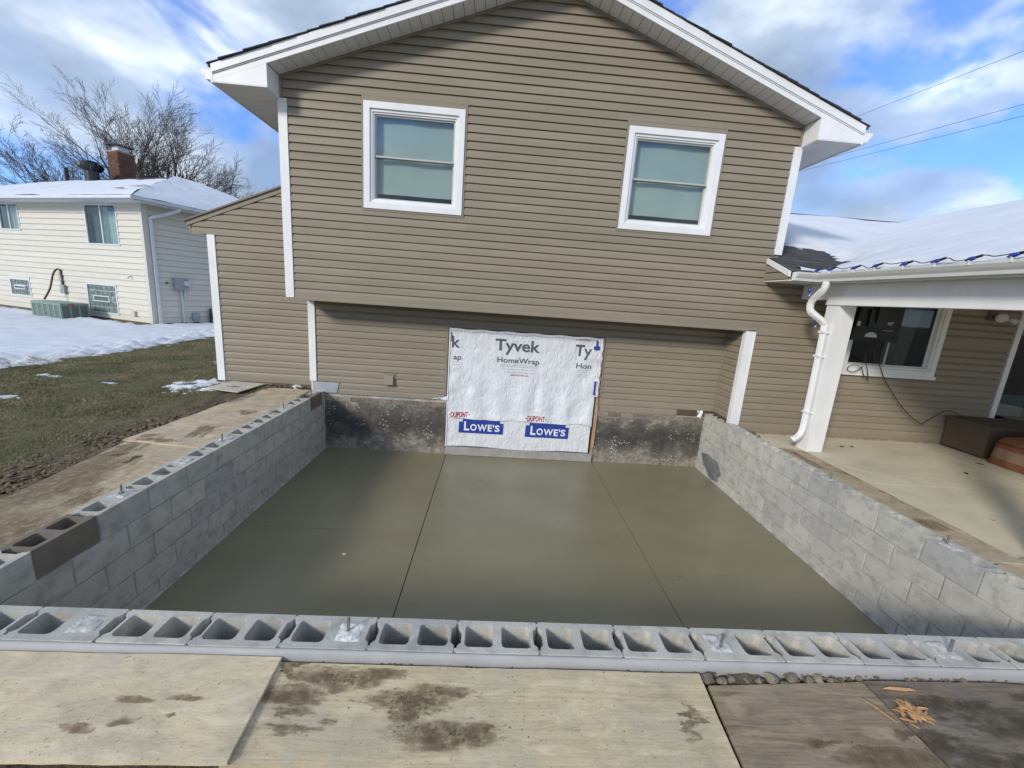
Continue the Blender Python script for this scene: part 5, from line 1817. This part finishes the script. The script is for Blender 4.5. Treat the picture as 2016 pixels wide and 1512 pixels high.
tag(centred(MB().tube(smooth_path([(5.14, -0.91, 2.40), (5.17, -0.80, 2.25), (5.30, -0.70, 2.10), (5.46, -0.63, 2.0), (5.62, -0.60, 1.80), (5.80, -0.60, 1.60), (6.02, -0.60, 1.38), (6.25, -0.60, 1.21), (6.41, -0.60, 1.135), (6.44, -0.60, 1.16), (6.55, -0.62, 1.27), (6.70, -0.66, 1.385), (6.92, -0.70, 1.30)], 6), 0.007, 5), 'cable', 'cord', True),
    'thin brown power cord drooping from the television to the wicker box', 'cord')
tag(centred(MB().tube(smooth_path([(5.12, -0.90, 2.40), (5.10, -0.75, 2.15), (5.30, -0.62, 1.93), (5.36, -0.60, 1.82), (5.38, -0.59, 1.76), (5.30, -0.59, 1.83), (5.24, -0.59, 1.93), (5.15, -0.59, 1.97), (5.05, -0.585, 1.955), (5.03, -0.585, 1.90), (5.12, -0.585, 1.865), (5.22, -0.585, 1.92), (5.25, -0.585, 1.97)], 6), 0.006, 5), 'cable', 'cord', True),
    'black cable looped below the window behind the television', 'cord')

# wicker storage box
bx0 = thing('storage_box', 'dark brown wicker storage box against the wall beside the door', 'box', (7.25, -0.8, 0.8))
MB().prism([(6.86, 0.83), (7.9, 0.83), (7.93, 1.24), (6.84, 1.24)], lambda p, q, a: (p, a, q), -1.12, -0.56).obj('body', 'wicker', bx0)
MB().box(6.82, 7.95, -1.14, -0.545, 1.241, 1.285).obj('lid', 'wicker', bx0)
for (x, y) in ((6.90, -1.08), (6.90, -0.62), (7.84, -1.08), (7.84, -0.62)):
    MB().box(x - 0.03, x + 0.03, y - 0.03, y + 0.03, 0.80, 0.8295).obj('foot', 'wicker', bx0)

# fabric covered furniture nearer the camera
fc = thing('furniture_cover', 'rust brown fabric cover with a tan band over patio furniture', 'furniture cover', (7.4, -1.75, 0.8))


def cover(z0, z1, grow0, grow1, mat, name):
    def fn(u, v):
        a = u * 2 * math.pi
        hx, hy = 0.62, 0.48
        ca, sa = math.cos(a), math.sin(a)
        m_ = max(abs(ca), abs(sa))
        k = 0.93 / m_ + 0.07
        z = z0 + (z1 - z0) * v
        s = 1.04 - 0.10 * ((z - 0.8) / 0.6) + 0.02 * math.sin(a * 9 + z * 3) + 0.012 * math.sin(a * 17)
        if z > 1.22:
            s *= 1 - 0.9 * ((z - 1.22) / 0.16) ** 1.6
        return (7.42 + hx * k * ca * s, -1.72 + hy * k * sa * s, z + (0.08 * ca if z > 1.15 else 0) - 0.0)
    return MB().grid(72, 8, fn).obj(name, mat, fc, True)


cover(0.805, 0.90, 0, 0, 'cover_rust', 'hem')
cover(0.90, 1.04, 0, 0, 'cover_tan', 'band')
cover(1.04, 1.37, 0, 0, 'cover_rust', 'top_cover')

# floodlight on the wall
fl = thing('floodlight', 'white twin-head floodlight on the porch wall beside the door', 'lamp', (7.12, YU - 0.02, 2.80))
MB().box(7.02, 7.14, YU - 0.05, YU - 0.014, 2.76, 2.90).obj('base', 'brown_trim', fl)


def disc_lamp(c, d, r, name):
    c, d = Vector(c), Vector(d).normalized()
    mb_ = MB().tube([c - d * 0.09, c - d * 0.05, c, c + d * 0.012], [0.022, r * 0.8, r, r * 0.93], 16)
    mb_.obj(name, 'lamp_white', fl, True)


disc_lamp((7.10, YU - 0.15, 2.80), (-0.45, -0.85, -0.25), 0.07, 'lamp_head')
disc_lamp((7.36, YU - 0.13, 2.76), (0.75, -0.5, -0.45), 0.045, 'lamp_head')
MB().tube([(7.10, YU - 0.06, 2.82), (7.20, YU - 0.10, 2.80), (7.30, YU - 0.09, 2.78)], 0.022, 8).obj('lamp_arm', 'lamp_white', fl, True)

# string of blue bulbs along the porch gutter
sl = thing('string_lights', 'string of blue bulbs clipped along the porch gutter', 'string lights', (3.83, -2.2, 3.16))
bulb_y = [-1.125, -1.343, -1.69, -1.96, -2.281, -2.585, -2.875, -3.175, -3.48]
bm_b = MB().tube([(0, 0.045, 0.015), (0, 0.03, 0.011), (0, 0.01, 0.006), (0, -0.01, 0.0), (0, -0.028, -0.005), (0, -0.042, -0.009)], [0.010, 0.016, 0.019, 0.0165, 0.010, 0.002], 9).data('bulb', 'bulb_blue', True)
bm_s = MB().tube([(0, 0.045, 0.015), (0, 0.085, 0.027)], 0.012, 7).data('socket', 'black_plastic', True)
bm_c = MB().box(-0.006, 0.006, -0.006, 0.006, -0.035, 0.0).box(-0.014, 0.014, -0.004, 0.004, -0.004, 0.004).data('clip', 'clip_white')
wpts = []
for k, y in enumerate(bulb_y):
    z = 3.195 + 0.004 * (k % 2)
    y_out = y + 0.03                       # bulbs lie along the gutter, tip towards the house
    for me, nm in ((bm_b, 'bulb'), (bm_s, 'socket'), (bm_c, 'clip')):
        o = link(nm, me, sl)
        o.location = (3.835, y_out, z - (0.012 if nm == 'clip' else 0))
        o.rotation_euler = (0, 0, math.pi)
    wpts += [(3.84, y_out - 0.085, z + 0.028), (3.86, y_out - 0.17, z + 0.014 - 0.01 * (k % 3))]
wire_mb = MB().tube(smooth_path([(3.83, -1.06, 2.95), (3.83, -1.08, 3.12), (3.83, -1.10, 3.20)] + wpts, 4), 0.0045, 5)
wire_mb.obj('wire', 'cord', sl, True)
for p in ((3.83, -1.06, 2.94), (3.955, -0.93, 2.72), (4.06, -0.99, 2.545)):
    o = link('bulb', bm_b, sl)
    o.location = p
    o.rotation_euler = (1.3, 0, 0.4)
    o = link('clip', bm_c, sl)
    o.location = (p[0] + 0.01, p[1], p[2] - 0.02)

# ------------------------------------------------------------------ the neighbour's house (local axes: front wall along -x at y = 0, side wall at x = 0)
nb = thing('house', 'cream-sided neighbouring house with snowy hip roof and brick chimney', 'house', NB_C, NB_A, True)
NH = 4.06                     # eave soffit height above its ground
NE = 0.2032
NL, ND = 13.0, 8.2
nbw = [(-2.94, -1.235, 2.65, 4.03), (-8.15, -6.87, 3.05, 4.05), (-3.40, -1.72, 0.20, 1.29), (-8.22, -6.86, 0.51, 1.21)]
nf_map = lambda s, o, z: (s, -o, z)
ns_map = lambda s, o, z: (o, s, z)
nwall = MB()
panel(nwall, nf_map, -NL, 0, 0.06, NH, nbw, -0.12, 0)
front_n = nwall.obj('front_wall', 'neighbour_trim', nb)
siding_field(nf_map, -NL, -0.13, 0.06, NH, 0.06, front_n, nbw, 'neighbour_siding', NE, t=0.034, slope=0.985)
nside = MB()
panel(nside, ns_map, 0.0, ND, 0.06, NH, [], -0.12, 0)
side_n = nside.obj('side_wall', 'neighbour_trim', nb)
siding_field(ns_map, 0.14, ND, 0.06, NH, 0.06, side_n, [], 'neighbour_siding', NE, t=0.034, slope=0.985)
MB().box(-NL, 0.0, ND, ND + 0.1, 0.06, NH).box(-NL - 0.1, -NL, 0, ND, 0.06, NH).obj('back_wall', 'neighbour_siding', nb)
MB().prism([(-0.13, -0.026), (0.026, -0.026), (0.026, 0.14), (0.0, 0.14), (0.0, 0.0), (-0.13, 0.0)], lambda p, q, a: (p, q, a), 0.04, NH).obj('corner_post', 'neighbour_trim', nb)
MB().box(-NL, -0.002, -0.012, 0.1, -0.25, 0.058).box(-0.1, 0.012, 0.0, ND, -0.25, 0.058).obj('foundation', 'neighbour_foundation', nb)
# windows of the upper floor
for (x0, x1, z0, z1), lb in zip(nbw[:2], ('upper window next to the corner', 'upper window at the picture edge')):
    w_ = frp('window', x0, x1, z0, z1, 0.05, -0.035, 0.05, 'neighbour_white', nb)
    w_['label'] = lb
    xm = (x0 + x1) / 2
    MB().box(xm - 0.025, xm + 0.025, -0.028, 0.04, z0 + 0.05, z1 - 0.05).obj('mullion', 'neighbour_white', w_)
    MB().box(x0 + 0.05, xm - 0.025, 0.0, 0.01, z0 + 0.05, z1 - 0.05).obj('pane', 'glass_dark', w_)
    MB().box(xm + 0.025, x1 - 0.05, 0.0, 0.01, z0 + 0.05, z1 - 0.05).obj('pane', 'glass', w_)
    MB().grid(20, 4, lambda u, v: (x0 + (x1 - x0) * u, 0.16 + 0.02 * math.sin(u * 40), z0 + (z1 - z0) * v * (0.85 if u > 0.5 else 1))).obj('curtain', 'curtain', w_, True)
    MB().box(x0, x1, 0.5, 0.51, z0, z1).obj('room_box', 'room', w_)
# glass block windows
for (x0, x1, z0, z1), cols, rows, lb in ((nbw[2], 6, 5, 'large glass block window with a small vent'), (nbw[3], 5, 3, 'small glass block window with a vent')):
    w_ = frp('window', x0, x1, z0, z1, 0.06, -0.035, 0.06, 'neighbour_white', nb)
    w_['label'] = lb
    MB().box(x0 + 0.06, x1 - 0.06, 0.02, 0.06, z0 + 0.06, z1 - 0.06).obj('block_mortar', 'neighbour_white', w_)
    vx0, vx1, vz0, vz1 = x0 + (x1 - x0) * 0.24, x0 + (x1 - x0) * 0.76, z0 + (z1 - z0) * 0.40, z0 + (z1 - z0) * 0.60
    cw, chh = (x1 - x0 - 0.12) / cols, (z1 - z0 - 0.12) / rows
    for i in range(cols):
        for j in range(rows):
            a, b_ = x0 + 0.06 + i * cw, z0 + 0.06 + j * chh
            if vx0 < a + cw / 2 < vx1 and vz0 < b_ + chh / 2 < vz1:
                continue
            MB().box(a + 0.012, a + cw - 0.012, -0.004, 0.019, b_ + 0.012, b_ + chh - 0.012).obj('glass_block', 'glass_block', w_)
    v_ = frp('window_vent', vx0, vx1, vz0, vz1, 0.035, -0.06, 0.018, 'neighbour_white', w_)
    MB().box(vx0 + 0.035, vx1 - 0.035, -0.02, 0.015, vz0 + 0.035, vz1 - 0.035).obj('window_vent_pane', 'ac_dark', w_)
# roof
OV, RSN = 0.55, 0.40
ez = NH + 0.12
rise = RSN * (ND / 2 + OV)


def nbroof(z_off, inset, top_cut=1.0):
    a0, a1, b0, b1 = -NL - OV + inset, OV - inset, -OV + inset, ND + OV - inset
    hz = ez + z_off + RSN * inset
    half = (b1 - b0) / 2
    apex = hz + RSN * half
    r0, r1, rb = a0 + half, a1 - half, (b0 + b1) / 2
    return [(a0, b0, hz), (a1, b0, hz), (a1, b1, hz), (a0, b1, hz), (r0, rb, apex), (r1, rb, apex)], [(0, 1, 5, 4), (1, 2, 5), (2, 3, 4, 5), (3, 0, 4)]


vs, fs = nbroof(0.0, 0.0)
nroof = MB().add(vs, fs).add([(p[0], p[1], p[2] - 0.06) for p in vs[:4]], [(3, 2, 1, 0)]).obj('roof', 'neighbour_roof', nb)
eb = MB()
a0, a1, b0, b1 = -NL - OV, OV, -OV, ND + OV
eb.box(a0, a1, b0, b0 + 0.02, NH - 0.02, ez - 0.002).box(a1 - 0.02, a1, b0 + 0.02, b1, NH - 0.02, ez - 0.002)
eb.box(a0 + 0.02, a1 - 0.021, b0 + 0.021, b1, NH - 0.006, NH + 0.004)
eb.obj('eave', 'neighbour_white', nb)
MB().box(a0, a1 + 0.1, b0 - 0.10, b0 - 0.001, ez - 0.10, ez - 0.01).obj('gutter', 'neighbour_white', nb)
MB().box(a1 + 0.001, a1 + 0.10, b0, b1, ez - 0.10, ez - 0.01).obj('gutter', 'neighbour_white', nb)
MB().rect_sweep(smooth_path([(OV + 0.03, 0.85, ez - 0.10), (OV, 0.80, ez - 0.2), (0.30, 0.45, ez - 0.42), (0.075, 0.22, ez - 0.55), (0.07, 0.21, ez - 0.75), (0.07, 0.20, 2.0), (0.07, 0.19, 0.1), (0.10, 0.16, 0.0)], 3), 0.10, 0.075, (0.2, 0.97, 0)).obj('downspout', 'neighbour_white', nb, True)
# snow sheets on the two visible slopes; ridge strip stays bare
sn = MB()


def snow_on_plane(c00, c10, c01, c11, nu, nv, seed, topbare):
    c00, c10, c01, c11 = map(Vector, (c00, c10, c01, c11))

    def fn(u, v):
        vlim = topbare + 0.05 * fbm(u * 7, seed, 2)
        v2 = v * vlim
        p = c00.lerp(c10, u).lerp(c01.lerp(c11, u), v2)
        e = min(v, 1 - v) * 10
        return p + Vector((0, 0, 0.02 + 0.07 * sstep(0, 1, e) + 0.03 * fbm(u * 9, v * 6, seed)))
    sn.grid(nu, nv, fn)


half = ND / 2 + OV
apx = ez + RSN * half
snow_on_plane((a0, b0, ez), (a1 - 0.02, b0, ez), (a0 + half, ND / 2, apx), (a1 - half, ND / 2, apx), 80, 16, 1, 0.80)
snow_on_plane((a1, b0 + 0.02, ez), (a1, b1, ez), (a1 - half, ND / 2 - 0.02, apx), (a1 - half, ND / 2 + 0.02, apx), 40, 20, 2, 0.98)
o = sn.obj('snow_cover', 'snow', nroof, True)
# bare shingle scraps near the corner
for (u, v, l) in ((-0.35, 0.34, 0.55), (-0.55, 0.10, 0.35)):
    x, y = a1 - 1.2 + u, b0 + v * 2.2 + 0.4
    z = ez + RSN * (y - b0)
    MB().add([(x - l, y, z + 0.135), (x + l * 0.9, y - 0.02, z + 0.12), (x + l * 0.5, y + 0.14, z + 0.19), (x - l * 0.2, y + 0.10, z + 0.175)], [(0, 1, 2, 3)]).obj('bare_shingle_patch', 'neighbour_roof', nroof)
# chimney of single bricks
chx, chy, chz = -8.05, ND / 2 + 0.2, apx - 0.5
ch = MB().box(chx - 0.335, chx + 0.335, chy - 0.335, chy + 0.335, chz, apx + 1.12).obj('chimney', 'chimney_mortar', nroof)
me_f = MB().box(-0.105, 0.105, -0.012, 0.012, -0.034, 0.034).data('brick', 'chimney_brick')
for row in range(14):
    z = apx - 0.02 + row * 0.083
    for side in range(4):
        for i in range(3):
            s_ = -0.335 + 0.105 + i * 0.222 + (0.02 if row % 2 else -0.01)
            if False:
                s_ = -0.33
            o = bpy.data.objects.new('brick', me_f)
            COL.objects.link(o)
            o.parent = ch
            ang = side * math.pi / 2
            o.location = (chx + math.cos(ang) * s_ + math.sin(ang) * 0.340, chy + math.sin(ang) * s_ - math.cos(ang) * 0.340, z)
            o.rotation_euler = (0, 0, ang)
MB().box(chx - 0.375, chx + 0.375, chy - 0.375, chy + 0.375, apx + 1.121, apx + 1.19).obj('chimney_crown', 'chimney_mortar', nroof)
MB().box(chx - 0.22, chx + 0.22, chy - 0.22, chy + 0.22, apx + 1.191, apx + 1.42).obj('flue', 'neighbour_white', nroof)
MB().prism([(-0.40, apx + 1.43), (0.40, apx + 1.43), (0.335, apx + 1.47), (0.0, apx + 1.54), (-0.335, apx + 1.47)], lambda p, q, a: (chx + p, a, q), chy - 0.40, chy + 0.40).obj('chimney_cap', 'black_metal', nroof)
# turbine vent and pipe
tvx, tvy = -8.1, ND / 2 - 1.0
tz = ez + RSN * (tvy + OV)
tb_ = MB().tube([(tvx, tvy, tz - 0.1), (tvx, tvy, tz + 0.42)], 0.26, 14).obj('turbine_vent', 'black_metal', nroof)
rings_ = [(0.28, 0.43), (0.40, 0.50), (0.44, 0.60), (0.42, 0.72), (0.26, 0.80)]
for k in range(14):
    a = k / 14 * 2 * math.pi
    MB().loft([[(tvx + r_ * math.cos(a), tvy + r_ * math.sin(a), tz + h_), (tvx + (r_ - 0.05) * math.cos(a + 0.38), tvy + (r_ - 0.05) * math.sin(a + 0.38), tz + h_)] for r_, h_ in rings_], cap=False, closed=False).obj('turbine_fin', 'black_metal', tb_)
MB().tube([(tvx, tvy, tz + 0.80), (tvx, tvy, tz + 0.84)], 0.27, 14).obj('turbine_cap', 'black_metal', tb_)
px_, py_ = -10.7, ND / 2 - 0.6
MB().tube([(px_, py_, ez + RSN * (py_ + OV) - 0.1), (px_, py_, ez + RSN * (py_ + OV) + 0.60)], 0.085, 10).obj('vent_pipe', 'black_metal', nroof)
# bits on the walls
MB().box(0.022, 0.16, 0.74, 1.22, 1.26, 1.68).obj('meter_box', 'meter_grey', nb)
MB().tube([(0.16, 1.10, 1.50), (0.26, 1.10, 1.50)], 0.09, 12).obj('meter_dial', 'lamp_white', nb)
MB().tube([(0.07, 0.98, 1.26), (0.07, 0.98, -0.05)], 0.03, 8).obj('conduit', 'neighbour_white', nb)
MB().tube([(0.07, 1.10, 1.26), (0.07, 1.10, 0.95)], 0.03, 8).obj('conduit', 'neighbour_white', nb)
MB().box(0.022, 0.12, 1.30, 1.55, 0.14, 0.40).obj('utility_box', 'meter_grey', nb)
gm2 = MB().tube([(0.12, 1.95, 0.02), (0.12, 1.95, 0.55), (0.12, 2.10, 0.58), (0.12, 2.25, 0.50), (0.12, 2.25, 0.02)], 0.035, 8)
gm2.box(0.05, 0.26, 2.08, 2.32, 0.15, 0.42)
gm2.obj('gas_meter', 'black_metal', nb)
MB().box(-0.98, -0.78, -0.10, -0.022, 0.26, 0.42).obj('wall_vent', 'neighbour_trim', nb)
hb_ = MB().tube([(-0.82, -0.02, 1.62), (-0.84, -0.10, 1.63), (-0.86, -0.13, 1.55)], 0.018, 7)
hb_.obj('hose_tap', 'steel', nb)
MB().box(0.021, 0.06, 0.50, 0.58, 1.47, 1.52).obj('black_fitting', 'black_metal', nb)
MB().box(-4.78, -4.56, -0.12, -0.022, 0.80, 1.12).obj('disconnect_box', 'meter_grey', nb)
MB().tube(smooth_path([(-4.72, -0.05, 1.12), (-4.72, -0.05, 1.50), (-4.76, -0.06, 1.66), (-4.86, -0.10, 1.68), (-4.96, -0.16, 1.52), (-4.98, -0.22, 1.3), (-4.84, -0.38, 0.95), (-4.80, -0.6, 0.56)], 4), 0.032, 7).obj('refrigerant_line', 'pipe_brown', nb, True)

# air conditioner (own thing, same axes)
ac_loc = NB_C + Matrix.Rotation(NB_A, 3, 'Z') @ Vector((-3.42, -0.82, 0.0))
ac = thing('air_conditioner', 'low sage green air conditioner standing in snow beside the cream house', 'air conditioner', ac_loc, NB_A, True)
AX, AY, AH = 0.82, 0.39, 0.56
acb = MB().box(-AX + 0.02, AX - 0.02, -AY + 0.02, AY - 0.02, 0.0, AH - 0.02).obj('cabinet', 'ac_dark', ac)
MB().box(-AX, AX, -AY, AY, AH - 0.085, AH).obj('top_cover', 'ac_green', ac)
MB().box(-AX, AX, -AY, AY, -0.08, 0.05).obj('base_pan', 'ac_green', ac)
for i in range(6):
    x = -AX + i * (2 * AX - 0.07) / 5
    MB().box(x, x + 0.07, -AY - 0.002, -AY + 0.022, 0.051, AH - 0.086).obj('corner_bar', 'ac_green', ac)
    if i < 5:
        wv = (2 * AX - 0.07) / 5
        for k in range(9):
            MB().box(x + 0.071, x + wv - 0.001, -AY + 0.004, -AY + 0.019, 0.065 + k * 0.045, 0.085 + k * 0.045).obj('louvre', 'ac_green', ac)
for i in range(4):
    y = -AY + i * (2 * AY - 0.05) / 3
    MB().box(AX - 0.022, AX + 0.002, y + (0.001 if i == 0 else 0), y + 0.05, 0.051, AH - 0.086).obj('corner_bar', 'ac_green', ac)
MB().box(AX + 0.0005, AX + 0.008, -0.14, -0.02, AH - 0.075, AH - 0.02).obj('name_plate', 'print_red', ac)

# ------------------------------------------------------------------ bare tree behind the neighbour's house
TREE = Vector((-22.4, 21.8, 0.5))
tree = thing('tree', 'large bare deciduous tree rising behind the snowy hip roof', 'tree', TREE)
trng = random.Random(21)
trunk_top = Vector((0, 0, 2.6))
MB().tube([TREE, TREE + Vector((0.05, 0, 0.9)), TREE + Vector((0, 0.05, 2.0)), TREE + Vector((0.1, 0, 3.2))], [0.62, 0.48, 0.42, 0.25], 12).obj('trunk', 'bark', tree, True)


def grow(mb, p, d, L, r, depth, seg=4):
    pts, rad = [p.copy()], [r]
    q, dd = p.copy(), d.copy()
    for i in range(seg):
        dd = (dd + Vector((trng.gauss(0, 0.07), trng.gauss(0, 0.07), trng.gauss(0.012, 0.05)))).normalized()
        q = q + dd * (L / seg)
        pts.append(q.copy())
        rad.append(max(0.0048, r * (1 - 0.72 * (i + 1) / seg)))
    mb.tube(pts, rad, 6 if depth == 0 else (4 if depth < 3 else 3), False)
    if depth >= 4:
        return
    nchild = (8, 6, 6, 4)[depth]
    for k in range(nchild):
        f_ = 0.25 + 0.75 * (k + trng.uniform(0.2, 0.9)) / nchild
        f_ = min(f_, 0.99)
        i = min(int(f_ * seg), seg - 1)
        u = f_ * seg - i
        st = pts[i].lerp(pts[i + 1], u)
        bd = (pts[i + 1] - pts[i]).normalized()
        ax = bd.cross(Vector((trng.gauss(0, 1), trng.gauss(0, 1), trng.gauss(0, 1)))).normalized()
        nd = (bd * math.cos(0.55) + ax * math.sin(trng.uniform(0.35, 0.75)) + Vector((0, 0, 0.03))).normalized()
        grow(mb, st, nd, L * trng.uniform(0.36, 0.52), max(0.007, (rad[i] * (1 - u) + rad[i + 1] * u) * 0.58), depth + 1, 3)


right_dir = Vector((0.786, 0.618, 0))      # across the view
back_dir = Vector((-0.618, 0.786, 0))
limbs = []
for k_ in range(24):
    an = math.radians(-72 + 144 * k_ / 23 + trng.uniform(-4, 4))
    limbs.append((math.sin(an), math.cos(an) + 0.05, (9.7 - 1.3 * abs(an)) * trng.uniform(0.90, 1.0)))
for k, (sx, up_, L) in enumerate(limbs):
    mb = MB()
    d = (right_dir * sx + back_dir * trng.uniform(-0.38, 0.38) + Vector((0, 0, up_))).normalized()
    grow(mb, TREE + Vector((0.05, 0, 1.5 + 0.05 * k)), d, L * 0.74, 0.17, 0, 6)
    mb.obj('limb', 'twig', tree)

# ------------------------------------------------------------------ overhead lines
def sag_line(a, b_, sag, r, label):
    a, b_ = Vector(a), Vector(b_)
    pts = []
    for i in range(25):
        u = i / 24
        p = a.lerp(b_, u)
        p.z -= sag * 4 * u * (1 - u)
        pts.append(p)
    o = centred(MB().tube(pts, r, 5), 'power_line', 'wire_black', True)
    return tag(o, label, 'wire', 'overhead wires right of the gable')


def ext(p, q, e0, e1):
    p, q = Vector(p), Vector(q)
    return p - (q - p) * e0, q + (q - p) * e1


C0 = CAM
for (p, q, lb) in (((13.992, 12.435, 10.863), (17.124, 8.951, 12.002), 'highest overhead wire rising right from the gable eave'),
                   ((13.61, 13.257, 9.484), (17.79, 9.043, 10.474), 'middle one of the three overhead wires right of the gable'),
                   ((13.313, 13.565, 9.184), (17.93, 9.054, 10.121), 'lowest one of the three overhead wires right of the gable')):
    A = C0 + (Vector(p) - C0) * 1.35
    B = C0 + (Vector(q) - C0) * 1.0
    a, b_ = ext(A, B, 1.2, 1.2)
    sag_line(a, b_, 0.0, 0.0085, lb)
